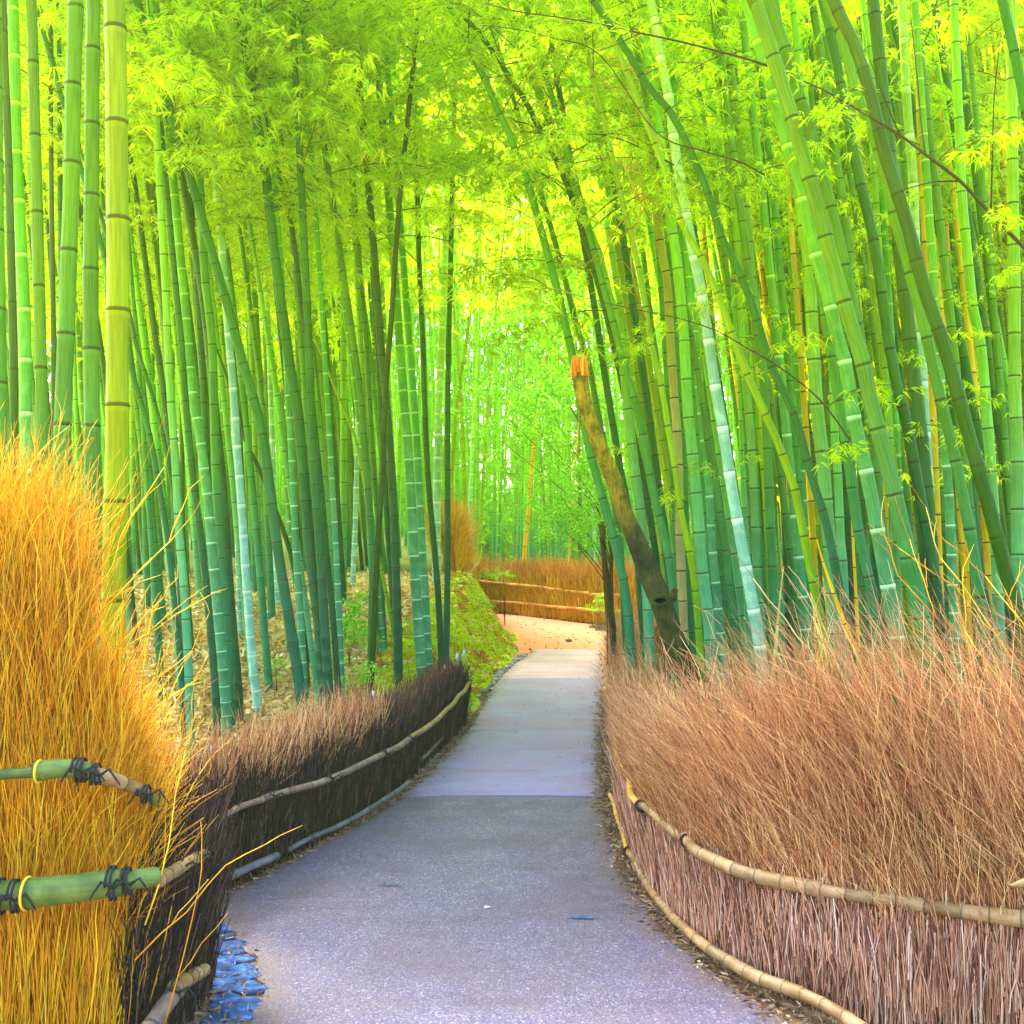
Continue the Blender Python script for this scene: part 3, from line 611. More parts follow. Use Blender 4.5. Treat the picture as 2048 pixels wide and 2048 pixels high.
hero([(1425, 0), (1430, 54), (1439, 127), (1449, 217), (1460, 326), (1471, 427), (1478, 507), (1484, 620), (1489, 734), (1497, 800), (1504, 887), (1509, 970), (1513, 1053), (1516, 1137), (1522, 1224), (1530, 1380)], 8.9, 23, 'light', 'light culm standing almost upright behind the crossing yellow green culm', GR, sp=.32, bz=5.4)
hero([(1500, 560), (1518, 680), (1529, 781), (1536, 934), (1540, 1042), (1545, 1151), (1551, 1260), (1560, 1380)], 8.6, 20, 'green', 'plain green culm just right of the light upright one', GR, sp=.33, bz=5)
hero([(1572, 200), (1585, 290), (1598, 380), (1609, 471), (1618, 529), (1623, 630), (1628, 720), (1634, 818), (1645, 915), (1652, 1010), (1660, 1100), (1672, 1300)], 7.8, 30, 'light', 'wide light green culm behind the slanting dark culm', GR, sp=.35, bz=6)
hero([(1560, 240), (1598, 366), (1627, 489), (1660, 609), (1676, 680), (1690, 727), (1710, 847), (1736, 959), (1757, 1071), (1777, 1180), (1795, 1285), (1808, 1390)], 6.7, 32, 'banded', 'wide pale green culm with bright white rings, leaning left beside the biggest culm', GR, sp=.37, bz=7)
hero([(1500, -20), (1515, 15), (1558, 149), (1598, 283), (1634, 413), (1670, 543), (1707, 667), (1728, 734), (1739, 794), (1772, 919), (1801, 1039), (1826, 1155), (1848, 1274), (1864, 1390)], 6.2, 36, 'green', 'biggest leaning green culm with dark rings, crossing the upper right', GR, sp=.40, bz=7)
hero([(1536, 0), (1567, 85), (1603, 208), (1638, 330), (1670, 451), (1696, 572), (1720, 700), (1747, 820), (1790, 1000), (1830, 1150), (1872, 1330)], 6.9, 30, 'green', 'leaning green culm right behind the biggest one', GR, sp=.40, bz=7)
hero([(1645, 0), (1667, 91), (1692, 225), (1718, 355), (1747, 478), (1765, 598), (1779, 690), (1797, 789), (1812, 839), (1834, 959), (1855, 1071), (1873, 1184), (1890, 1380)], 6.9, 25, 'dark', 'dark green leaning culm left of the crossing pair at the top right', GR, sp=.38, bz=7)
hero([(1656, 7), (1685, 72), (1710, 181), (1747, 272), (1772, 362), (1794, 453), (1819, 543), (1848, 652), (1881, 800), (1906, 897), (1924, 984), (1942, 1079), (1962, 1220)], 6.5, 25, 'green', 'green culm crossing in front of the olive one at the top right', GR, sp=.42, bz=7)
hero([(1667, 0), (1710, 91), (1747, 210), (1765, 290), (1790, 370), (1819, 464), (1844, 562), (1877, 660), (1906, 752), (1935, 861), (1971, 988), (2004, 1115), (2029, 1205), (2045, 1300)], 6.1, 31, 'forest', 'dark olive culm leaning left, darkest thick one at the right', GR, sp=.42, bz=7)
hero([(2000, -20), (2030, 110), (2055, 240), (2080, 400)], 6.4, 24, 'dark', 'dark culm crossing the upper right picture corner', GR, sp=.4, bz=7)
hero([(1803, -20), (1805, 25), (1810, 138), (1817, 250), (1826, 362), (1832, 520), (1845, 760), (1858, 1000), (1866, 1200)], 9.6, 24, 'pale', 'pale upright culm beside the yellow one at the upper right', GR, sp=.5, bz=7)
hero([(1829, -20), (1834, 109), (1839, 217), (1842, 315), (1850, 470), (1862, 760), (1876, 1100)], 9.9, 18, 'yellow', 'tall yellow culm at the upper right beside the pale one', GR, sp=.45, bz=8)
hero([(2022, 100), (2025, 315), (2026, 406), (2029, 580), (2029, 774), (2033, 865), (2035, 955), (2036, 1133), (2040, 1300)], 7.6, 27, 'light', 'upright light green culm at the right picture edge', GR, sp=.33, bz=6.5)
hero([(1915, 180), (1920, 290), (1924, 388), (1931, 471), (1946, 616), (1960, 680), (1968, 756), (1975, 847), (1982, 934), (1992, 1100), (2000, 1300)], 8.2, 23, 'light', 'light bluish culm between the olive culm and the right edge', GR, sp=.33, bz=6)
hero([(1870, 600), (1880, 740), (1891, 897), (1899, 1010), (1903, 1120), (1907, 1213), (1912, 1350)], 8.0, 20, 'banded', 'pale ringed straight culm low down near the right edge', GR, sp=.23, bz=6)
hero([(1640, 480), (1652, 580), (1663, 680), (1669, 861), (1676, 955), (1681, 1079), (1687, 1147), (1692, 1320)], 8.2, 19, 'light', 'slim light culm just right of the wide light green one', GR, sp=.33, bz=5.5)
hero([(1660, 700), (1689, 868), (1712, 1039), (1728, 1115), (1747, 1205), (1758, 1340)], 7.4, 22, 'green', 'green culm filling the gap left of the white ringed leaning culm', GR, sp=.32, bz=6)
hero([(1815, 640), (1841, 872), (1852, 984), (1859, 1071), (1866, 1184), (1876, 1350)], 7.4, 33, 'dark', 'wide dark green upright culm low at the right', GR, sp=.36, bz=6.5)
hero([(1320, 480), (1334, 560), (1341, 680), (1349, 800), (1356, 900), (1361, 1100), (1368, 1300)], 9.4, 20, 'tan', 'pinkish tan dead culm left of the straight light green one', GR, sp=.31, bz=8)
hero([(1345, 560), (1352, 752), (1361, 843), (1366, 926), (1371, 1079), (1378, 1224), (1386, 1370)], 9.6, 19, 'green', 'dull green culm just behind the tan dead one', GR, sp=.31, bz=5)
hero([(1400, 800), (1417, 963), (1424, 1082), (1435, 1202), (1446, 1314), (1452, 1390)], 8.8, 18, 'banded', 'banded low culm between the two light culms', GR, sp=.24, bz=5.5)
hero([(1360, 560), (1384, 680), (1402, 789), (1417, 897), (1428, 948), (1442, 1042), (1453, 1115), (1460, 1187), (1471, 1296), (1479, 1390)], 8.5, 14, 'green', 'slim green culm left of the whitish blue one', GR, sp=.3, bz=5)
hero([(1470, 600), (1480, 745), (1484, 847), (1488, 970), (1493, 1150), (1500, 1330)], 9.8, 15, 'light', 'slim light culm in the shade right of the whitish blue one', GR, sp=.28, bz=5)
hero([(1690, 760), (1700, 950), (1707, 1100), (1715, 1250)], 8.8, 8, 'yellow', 'thin yellow stalk among the green culms left of the white ringed one', GR, L=3.0, bz=9, sp=.3)
hero([(1818, 1000), (1828, 1060), (1838, 1120), (1846, 1190)], 6.6, 14, 'yellow', 'short yellow split culm in the gap right of the biggest culm', GR, L=1.6, bz=9, sp=.3)
hero([(1595, 1010), (1582, 1060), (1570, 1120), (1560, 1200)], 7.6, 12, 'tan', 'short orange brown snag leaning right beside the bright yellow culm', GR, L=1.5, bz=9, sp=.25)

# --- fill: countable culms behind the measured ones
placed = []
FILL = []
COLN = {'green': 'green', 'dark': 'dark green', 'light': 'light green', 'banded': 'pale ringed', 'pale': 'whitish', 'lime': 'yellow green', 'yellow': 'golden yellow'}
MARKS = {'slender culms deeper in the left grove': [(60, 'the ringed culm at the left edge'), (135, 'the broad bright green culm'), (235, 'the thick yellow green culm'), (330, 'the golden forked twigs'), (413, 'the white banded culm'), (480, 'the tall whitish culm'), (545, 'the thick slanting culm'), (620, 'the tight dark pair'), (690, 'the leafy ground plants'), (755, 'the olive leaning culm'), (830, 'the light segmented pair'), (895, 'the last dark culm')],
 'packed culms right of the path': [(1200, 'the broken trunk'), (1270, 'the light culm near the trunk'), (1340, 'the tan dead culm'), (1390, 'the straight light green culm'), (1450, 'the whitish blue culm'), (1510, 'the light upright culm'), (1600, 'the bright yellow culm'), (1650, 'the wide light green culm'), (1730, 'the white ringed leaning culm'), (1800, 'the biggest leaning culm'), (1860, 'the wide dark green culm'), (1930, 'the olive leaning culm'), (2035, 'the culm at the right edge')],
 'culms beyond the far fence': [(700, 'the leafy ground plants'), (830, 'the light segmented pair'), (895, 'the mossy bank'), (950, 'the yellowish brushwood wing'), (1010, 'the left end of the far fence'), (1065, 'the orange dead culm'), (1145, 'the thin yellow dead culm'), (1200, 'the dark leafy stump'), (1350, 'the tan dead culm'), (1500, 'the light upright culm'), (1700, 'the white ringed leaning culm')],
 'golden culms deep on the right': [(1400, 'the straight light green culm'), (1510, 'the light upright culm'), (1600, 'the bright yellow culm'), (1730, 'the white ringed leaning culm'), (1860, 'the wide dark green culm'), (2035, 'the culm at the right edge')]}
def okpos(x, y, md):
    for a, b in placed:
        if (a-x)**2+(b-y)**2 < md*md: return False
    placed.append((x, y)); return True
cnt = 0
MK_L = ['green', 'green', 'dark', 'light', 'banded', 'green', 'dark', 'light']
MK_R = ['green', 'green', 'light', 'banded', 'green', 'dark', 'light', 'lime', 'green', 'dark', 'green']
tries = 0; nL = 0
while nL < 62 and tries < 4000:
    tries += 1; y = rnd.uniform(11.5, 26); x = -rnd.uniform(.1, .47)*y*1.0
    if x > e_left(y)-1.3 or not okpos(x, y, .42): continue
    mk = rnd.choice(MK_L)
    free(x, y, -rnd.uniform(.01, .13), rnd.uniform(-.03, .03), rnd.uniform(.036, .055), rnd.uniform(10.5, 13.5), mk,
         'slender green bamboo culm in the deeper part of the left hand grove', 'slender culms deeper in the left grove', sp=.3, bz=rnd.uniform(3.2, 4.6), dens=.9, sides=8, far=(y > 18)); nL += 1
tries = 0; nL = 0
while nL < 26 and tries < 4000:
    tries += 1; y = rnd.uniform(9.6, 12.5); x = -rnd.uniform(.10, .45)*y
    if x > e_left(y)-.75 or not okpos(x, y, .3): continue
    free(x, y, -rnd.uniform(.03, .14), rnd.uniform(-.02, .03), rnd.uniform(.026, .040), rnd.uniform(9.5, 12), rnd.choice(['green', 'dark', 'green', 'light', 'banded', 'dark']),
         '', 'slender culms deeper in the left grove', sp=.26, bz=rnd.uniform(4.2, 5.2), dens=.6, sides=8); nL += 1
tries = 0; nR = 0
while nR < 100 and tries < 6000:
    tries += 1; y = rnd.uniform(8.8, 17.5); x = rnd.uniform(.14, .50)*y
    if x < 1.55+max(0, (y-13))*.5 or not okpos(x, y, .27): continue
    mk = rnd.choice(MK_R)
    free(x, y, -rnd.uniform(.02, .14), rnd.uniform(-.02, .04), rnd.uniform(.036, .056), rnd.uniform(10.5, 13.5), mk,
         'green bamboo culm in the packed stand behind the right hand brushwood', 'packed culms right of the path', sp=.34, bz=rnd.uniform(3.8, 5.6), dens=.62, sides=8, small=(y < 12)); nR += 1
tries = 0; nC = 0
while nC < 46 and tries < 4000:
    tries += 1; y = rnd.uniform(27.5, 40); x = rnd.uniform(-.20, .34)*y
    if not okpos(x, y, .38): continue
    mk = rnd.choice(['light', 'green', 'light', 'banded', 'light', 'pale', 'lime'])
    free(x, y, rnd.uniform(-.05, .05), 0, rnd.uniform(.045, .075), rnd.uniform(12, 15), mk,
         'straight pale green culm in the hazy stand beyond the far fence', 'culms beyond the far fence', sp=.4, bz=rnd.uniform(8, 10.5), dens=.7, sides=6, far=True); nC += 1
# culms deep on the right, sun glow painted in as their yellow colour
tries = 0; nY = 0
while nY < 24 and tries < 1000:
    tries += 1; y = rnd.uniform(11.5, 19); x = rnd.uniform(.18, .47)*y
    if x < 2.9 or not okpos(x, y, .3): continue
    free(x, y, -rnd.uniform(.0, .06), 0, rnd.uniform(.032, .055), rnd.uniform(11, 14), 'yellow',
         'culm coloured golden for sun glow deep in the right hand grove', 'golden culms deep on the right', sp=.42, bz=7, dens=.4, sides=8, far=True); nY += 1

ORD = ['first', 'second', 'third', 'fourth', 'fifth', 'sixth', 'seventh', 'eighth', 'ninth', 'tenth', 'eleventh', 'twelfth', 'thirteenth', 'fourteenth', 'fifteenth', 'sixteenth', 'seventeenth', 'eighteenth', 'nineteenth', 'twentieth']
bins = {}
for r_, mk_, gr_, px_, y_ in FILL:
    mk2 = min(MARKS[gr_], key=lambda q_: abs(q_[0]-px_))[1]; bins.setdefault((gr_, mk2, mk_), []).append((px_, r_))
for (gr_, mk2, mk_), L_ in bins.items():
    for i_, (px_, r_) in enumerate(sorted(L_, key=lambda q_: q_[0])):
        pos = '' if len(L_) == 1 else ORD[min(i_, 19)]+' from the left of the '
        r_['label'] = ((ORD[min(i_, 19)]+' ') if pos else '')+COLN[mk_]+' culm '+{'s': 'deep', 'p': 'packed', 'c': 'far off', 'g': 'deep'}[gr_[0]]+' behind '+mk2.replace('the ', '', 1)+(' from the left' if pos else '')
# --- the grove beyond: one mass nobody could count
A_v, A_f, A_uv, nn = [], [], [], 0
for k in range(1150):
    y = rnd.uniform(26, 70); x = rnd.uniform(-.62, .66)*y
    if 26 < y < 29 and -2 < x < 6: continue
    if abs(x) > .2*y and y < 27: continue
    L = rnd.uniform(12, 17); ln = rnd.uniform(-.07, .03); t = np.linspace(0, 1, 6); z0 = g(x, y)
    C = np.stack([x+ln*L*t+ln*3*t**2, y+0*t, z0-.1+L*t], 1)
    V, fs, uv = tube(C, rnd.uniform(.045, .08)*(1-.8*t**1.5), t*36, 5, (0, 1, 0), cap=False)
    A_v.append(V); A_f.append(fs[0]+nn); A_uv.append(uv); nn += len(V)
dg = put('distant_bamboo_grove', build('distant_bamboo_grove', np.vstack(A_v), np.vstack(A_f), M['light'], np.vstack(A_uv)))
A_v, A_f, A_uv, nn = [], [], [], 0
for k in range(330):
    if k % 3: y = rnd.uniform(14, 27); x = rnd.uniform(.24, .66)*y; ok_ = x > 1.7+max(0, y-13)*.55
    else: y = rnd.uniform(19, 30); x = -rnd.uniform(.10, .6)*y; ok_ = x < e_left(y)-1.6
    if not ok_: continue
    L = rnd.uniform(10, 14); ln = rnd.uniform(-.13, .0); t = np.linspace(0, 1, 6); z0 = g(x, y)
    C = np.stack([x+ln*L*t+ln*3*t**2, y+0*t, z0-.1+L*t], 1)
    V, fs, uv = tube(C, rnd.uniform(.035, .052)*(1-.8*t**1.5), t*32, 6, (0, 1, 0), cap=False)
    A_v.append(V); A_f.append(fs[0]+nn); A_uv.append(uv); nn += len(V)
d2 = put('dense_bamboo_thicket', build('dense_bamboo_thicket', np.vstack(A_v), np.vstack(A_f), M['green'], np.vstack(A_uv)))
tag(d2, 'thicket of green bamboo culms too dense to count on both sides', 'bamboo thicket', None, 'stuff')
tag(dg, 'distant mass of pale bamboo culms filling the back of the grove', 'bamboo grove', None, 'stuff')
def leafmass(name, n, fy, fx, fz, L0, W0, m, label):
    y = fy(n); x = fx(n, y); z = fz(n, x, y)
    B = np.stack([x, y, z], 1); D = rng.normal(size=(n, 3)); D[:, 2] = D[:, 2]*.5-.35
    V, Fc, r_ = leaves(B, D, L0*rng.uniform(.6, 1.4, n), W0*rng.uniform(.6, 1.4, n))
    tag(put(name, build(name, V, Fc, m, None, r_, smooth=False)), label, 'foliage', None, 'stuff')
def clump_z(lo, hi):
    def f(n, x, y):
        z = rng.uniform(0, 1, n)**.8
        return ground(x, y)+lo+(hi-lo)*z+.6*np.sin(x*1.1)*np.sin(y*.9)
    return f
leafmass('distant_foliage', 230000, lambda n: rng.uniform(27, 62, n), lambda n, y: rng.uniform(-.62, .66, n)*y, (lambda n, x, y: 7+(y-27)*.24+rng.uniform(0, 1, n)**.8*17+.8*np.sin(x*1.1)*np.sin(y*.9)), .30, .055, M['leaf_far'], 'distant canopy of bamboo leaves coloured a glowing yellow green')
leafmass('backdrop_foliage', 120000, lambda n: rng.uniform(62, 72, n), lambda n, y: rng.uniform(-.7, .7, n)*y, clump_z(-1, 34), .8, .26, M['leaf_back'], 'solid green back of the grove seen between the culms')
leafmass('right_grove_foliage', 60000, lambda n: rng.uniform(15, 30, n), lambda n, y: y*rng.uniform(.22, .62, n), clump_z(2.6, 15), .24, .045, M['leaf_gold'], 'leaves coloured golden as if sunlit between the culms deep in the right hand grove')
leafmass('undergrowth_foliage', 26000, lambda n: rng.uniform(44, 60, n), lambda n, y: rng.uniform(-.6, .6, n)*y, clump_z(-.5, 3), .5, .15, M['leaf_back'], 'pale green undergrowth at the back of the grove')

# long slender wiry branches across the upper right
def wire(pts, Y, r0, label, leafy=0, dY=0, matk='wiry', subs=()):
    P = [at(x, y, Y+dY*i/len(pts)) for i, (x, y) in enumerate(pts)]; C = catmull(P, 5); base = C[0]
    o = empty('slender_branch', tuple(base), label, 'branch', 'slender branches across the upper right')
    A = Acc(); A.tube(C-base, np.linspace(r0, r0*.35, len(C)), 6, (0, 1, 0)); put('stem', A.mesh('stem', M[matk]), o)
    for sp_ in subs:
        Cs = catmull([at(x, y, Y) for x, y in sp_], 4)-base; B = Acc(); B.tube(Cs, np.linspace(r0*.45, r0*.2, len(Cs)), 5, (0, 1, 0)); put('side_shoot', B.mesh('side_shoot', M[matk]), o)
    for _ in range(leafy):
        p = C[rnd.randrange(len(C))]-base; put('leafy_branch', rnd.choice(BRS), o, tuple(p), (0, rnd.uniform(-.2, .6), rnd.uniform(0, 6.28)), rnd.uniform(.5, .9))
wire([(2120, 560), (2048, 495), (1965, 410), (1920, 362), (1850, 308), (1800, 270), (1750, 240), (1700, 210), (1650, 182), (1607, 162)], 6.0, .0125, 'dark woody twig slanting from the right edge up behind the culms', 5,
     subs=[[(1850, 308), (1842, 240), (1832, 130), (1820, 20)], [(1920, 362), (1860, 365), (1790, 385)], [(1982, 420), (1985, 300), (1988, 200), (2000, 80)], [(1800, 270), (1770, 200), (1740, 120)]])
wire([(1535, 132), (1500, 120), (1450, 106), (1360, 83), (1280, 66), (1200, 48), (1120, 35), (1040, 24), (970, 7)], 6.4, .0085, 'thin dark twig arching almost level over the path at the top', 4,
     subs=[[(1450, 106), (1400, 130), (1348, 160)], [(1280, 66), (1230, 90), (1170, 110)]])
wire([(1530, 350), (1470, 320), (1400, 300), (1310, 262), (1200, 110), (1100, 75), (1030, 58), (960, 50)], 6.8, .006, 'hair thin brown twig drooping through the leaves over the path', 4)
wire([(1700, 880), (1640, 800), (1560, 735), (1500, 700), (1440, 665), (1370, 640), (1300, 625), (1230, 610), (1150, 590)], 6.6, .006, 'thin twig running in front of the whitish blue culm', 3)
wire([(1348, 330), (1290, 300), (1230, 275), (1180, 268), (1110, 270), (1040, 262)], 7.5, .006, 'thin brown twig in the leaf spray right of the arching culm', 5)
gb = [[(1290, 640), (1262, 520), (1285, 400), (1275, 330), (1262, 240)], [(1200, 530), (1230, 460), (1268, 418), (1300, 380)], [(1380, 400), (1330, 370), (1285, 350), (1220, 320), (1150, 300)], [(1330, 300), (1290, 240), (1240, 190), (1180, 140)], [(1300, 440), (1270, 380), (1240, 300), (1250, 220)],
      [(1340, 230), (1300, 180), (1270, 140), (1200, 100)]]
A = Acc(); o0 = at(1290, 400, 8.0)
o = empty('dry_twig_tangle', tuple(o0), 'tangle of dry golden twigs hanging high between culms right of centre', 'twigs')
for p in gb:
    C = catmull([at(x, y, 8.0+rnd.uniform(-.3, .3)) for x, y in p], 5)-o0; A.tube(C, np.linspace(.007, .003, len(C)), 4, (0, 1, 0))
    for _ in range(9):
        b = C[rnd.randrange(len(C))]; d = np.array([rnd.uniform(-1, 1), rnd.uniform(-.4, .4), rnd.uniform(-.8, 1)])*.28; t = np.linspace(0, 1, 4)[:, None]
        A.tube(b+d*t+np.array([0, 0, -.05])*t**2, np.linspace(.004, .0015, 4), 3, (0, 1, 0))
put('twig', A.mesh('twig', M['golden_branch']), o)

# ------------------------------------------------------------------ broken trunk
px = [(1405, 1440), (1385, 1370), (1352, 1290), (1325, 1215), (1296, 1140), (1272, 1080), (1250, 1030), (1232, 970), (1206, 910), (1184, 850), (1168, 800), (1162, 760), (1160, 745)]
Yt = [8.0]*13; P = [at(x, y, Y) for (x, y), Y in zip(px, Yt)]
P = [P[0]+np.array([.1, 0, -P[0][2]-.05])]+P if P[0][2] > 0 else P
C = catmull(P, 5); L = arclen(C); base = C[0].copy()
wpx = np.interp(L/L[-1], [0, .25, .42, .46, .6, .8, 1], [54, 46, 40, 45, 35, 29, 29]); rad = wpx/2*8/F
V, fs, uv = tube(C-base, rad, L, 18, (0, 1, 0))
V = V.copy(); nz = np.sin(V[:, 2]*17+V[:, 0]*30)*np.sin(V[:, 2]*7.3+2)*.008+np.sin(np.arange(len(V)) % 18*1.4)*.006; ctr = np.repeat(C-base, 18, 0); nrm = V-ctr; V = ctr+nrm*(1+nz[:, None]/.1)
tk = empty('broken_tree_trunk', tuple(base), 'leaning mossy brown tree trunk snapped off at an orange splintered top', 'tree trunk')
put('trunk', build('trunk', V, fs, M['bark'], uv), tk)
A = Acc(); top = C[-1]-base
for k in range(70):
    a = rnd.uniform(0, 6.28); rr_ = rnd.uniform(0, .07); b = top+np.array([math.cos(a)*rr_, math.sin(a)*rr_, -.03]); h = rnd.uniform(.07, .17)
    A.tube(np.array([b, b+[rnd.uniform(-.015, .005), 0, h*.6], b+[rnd.uniform(-.03, .02), 0, h]]), [.011, .008, .0015], 4, (0, 1, 0))
put('splinters', A.mesh('splinters', M['torn'], False), tk)
kp = at(1322, 1200, 7.93)-base   # knot with a dark hollow
th = np.linspace(0, 2*np.pi, 16, endpoint=False)
ringC = np.stack([kp[0]-.02+np.cos(th)*.055, np.full(16, kp[1]-.105), kp[2]+.0+np.sin(th)*.035], 1); ringC = np.vstack([ringC, ringC[:1]])
A = Acc(); A.tube(ringC, np.full(17, .017), 8, (0, 1, 0)); put('knot_rim', A.mesh('knot_rim', M['bark']), tk)
V = np.vstack([ringC[:16]+[0, .01, 0], [[kp[0]-.02, kp[1]-.06, kp[2]]]]); put('knot_hollow', build('knot_hollow', V, np.array([(j, (j+1) % 16, 16) for j in range(16)]), M['hollow']), tk)
A = Acc(); sb = at(1345, 1195, 7.9)-base; A.tube(np.array([sb+[-.05, 0, -.03], sb, sb+[.02, -.02, .06]]), [.04, .035, .02], 8); put('branch_stub', A.mesh('branch_stub', M['bark']), tk)
# thin dark stump left of the stand
P = [ong(1232, 1400), at(1226, 1260, 10.2), at(1216, 1180, 10.2), at(1207, 1100, 10.2), at(1203, 1050, 10.2)]
P[0][1] = 10.2; P[0] = np.array([at(1236, 1400, 10.2)[0], 10.2, -.03]); C = catmull(P, 5); b0 = C[0].copy()
st_ = empty('dark_stump', tuple(b0), 'thin dark upright stump wrapped in leaves at the left rim of the right stand', 'tree stump')
V, fs, uv = tube(C-b0, np.linspace(.034, .022, len(C)), arclen(C), 10); put('trunk', build('trunk', V, fs, M['bark'], uv), st_)

# ------------------------------------------------------------------ broad-leaved shrubs
def leaf_cloud(n, R_, L0, W0, name, m, flat=.6):
    B = rng.normal(size=(n, 3))*np.array([R_, R_, R_*flat])*.5; k = rng.integers(0, 9, n); cc = rng.normal(size=(9, 3))*np.array([R_, R_, R_*flat])*.75
    B = B*.42+cc[k]; D = rng.normal(size=(n, 3)); D[:, 2] = D[:, 2]*.4-.2
    V, Fc, r_ = leaves(B, D, L0*rng.uniform(.6, 1.3, n), W0*rng.uniform(.7, 1.3, n), .15)
    return build(name, V, Fc, m, None, r_, smooth=False)
clouds = [leaf_cloud(650, .7, .10, .05, 'foliage', M['leaf_broad']) for _ in range(3)]
clouds_s = [leaf_cloud(150, .3, .09, .04, 'foliage', M['leaf_broad']) for _ in range(3)]
def shrub(basepx, Y, tops, label, cl, grp=None, name='leafy_shrub', r=.016, sc=1.0):
    b = np.array([at(*basepx, Y)[0], Y, 0]); b[2] = g(b[0], b[1])-.03
    o = empty(name, tuple(b), label, 'shrub', grp)
    for (x, y, s_) in tops:
        p = at(x, y, Y+rnd.uniform(-.6, .6))-b; mid = np.array([p[0]*.12, 0, p[2]*.6]); C = catmull([np.zeros(3), mid*.5, mid, p], 5)
        A = Acc(); A.tube(C, np.linspace(r, r*.25, len(C)), 5, (0, 1, 0)); put('stem', A.mesh('stem', M['wiry']), o)
        put('foliage', rnd.choice(cl), o, tuple(p), (rnd.uniform(-.3, .3), rnd.uniform(-.3, .3), rnd.uniform(0, 6)), s_*sc)
shrub((1215, 1260), 18.5, [(1085, 640, .95), (1120, 700, .9), (1060, 690, .8), (1140, 610, .8), (1100, 590, .7), (1150, 760, .7), (1030, 660, .5)], 'airy broad leaved tree with light green leaves above the far fence', clouds, name='leafy_tree')
shrub((1230, 1290), 15.5, [(1050, 830, .7), (1110, 835, .75), (1020, 840, .45), (1150, 820, .6), (1000, 880, .35), (1080, 870, .5)], 'branch like shrub with fresh leaves reaching left in front of the far bamboo', clouds)
shrub((1225, 1260), 14.5, [(1120, 990, .55), (1165, 960, .55), (1185, 1010, .5), (1100, 1030, .4), (1170, 1060, .5), (1195, 950, .4), (1195, 1060, .4), (1130, 1060, .35)], 'darker glossy shrub beside the right end of the far fence', clouds)
shrub((690, 1240), 12.4, [(690, 1215, .8), (715, 1240, .8), (700, 1260, .7), (730, 1225, .6)], 'low green ground plant on the litter slope left of the path', clouds_s, name='ground_plant', r=.008)
shrub((700, 1300), 11.0, [(690, 1262, .6), (712, 1275, .6)], 'small bright ground plant below the larger one on the slope', clouds_s, name='ground_plant', r=.008)
shrub((555, 1340), 10.0, [(553, 1335, .4), (548, 1322, .3)], 'tiny green seedling on the litter between slanting culms', clouds_s, name='ground_plant', r=.006)
shrub((700, 1350), 9.8, [(698, 1348, .5), (712, 1352, .4)], 'low green sprig on the litter just behind the dark brushwood', clouds_s, name='ground_plant', r=.006)
shrub((1225, 1250), 20.0, [(1205, 1205, .55), (1215, 1220, .5), (1190, 1215, .4)], 'small plant growing at the right end of the far fence', clouds_s, name='ground_plant', r=.008)
shrub((1010, 1190), 22.0, [(985, 1150, .5), (1005, 1148, .5), (1020, 1152, .4), (965, 1148, .35)], 'pale leafy sprig hanging over the top rail of the far fence', clouds_s, name='leafy_sprig', r=.006)
shrub((945, 1215), 15.5, [(930, 1197, .4), (955, 1200, .4), (975, 1208, .35)], 'small silvery plants growing on top of the mossy bank', clouds_s, name='ground_plant', r=.005)
shrub((1215, 1000), 10.0, [(1200, 1030, .35), (1208, 1060, .35), (1195, 1000, .4), (1210, 985, .3)], 'climbing leaves around the thin dark stump', clouds_s, name='climbing_plant', r=.006)

# ------------------------------------------------------------------ brushwood fences
def offset_line(pl, n=200):
    C = catmull(pl, 10); L = arclen(C); s = np.linspace(0, L[-1], n); return sample(C, s), L[-1]
def normals(C):
    T = np.gradient(C, axis=0); T[:, 2] = 0; T /= np.linalg.norm(T, axis=1)[:, None]+1e-9
    return T, np.stack([-T[:, 1], T[:, 0], 0*T[:, 0]], 1)
def core(name, C, h, th, side, m, parent, z0=-.03):
    T, N = normals(C); n = len(C); hh = h if hasattr(h, '__len__') else np.full(n, h)
    a = C+N*side*.03; b = C+N*side*(.03+th); v = []
    gz = ground(C[:, 0], C[:, 1])
    for q_, z in ((a, 0), (a, 1), (b, 1), (b, 0)):
        w_ = q_.copy(); w_[:, 2] = gz+(z0 if z == 0 else hh+.03*np.sin(np.arange(n)*1.7)); v.append(w_)
    V = np.stack(v, 1).reshape(-1, 3); i = np.arange(n-1)[:, None]; j = np.arange(4)[None]; j2 = (j+1) % 4
    qd = np.stack([i*4+j, (i+1)*4+j, (i+1)*4+j2, i*4+j2], -1).reshape(-1, 4)
    qd = np.vstack([qd, [[0, 1, 2, 3], [(n-1)*4+3, (n-1)*4+2, (n-1)*4+1, (n-1)*4]]])
    return put(name, build(name, V, qd, m, smooth=False), parent)
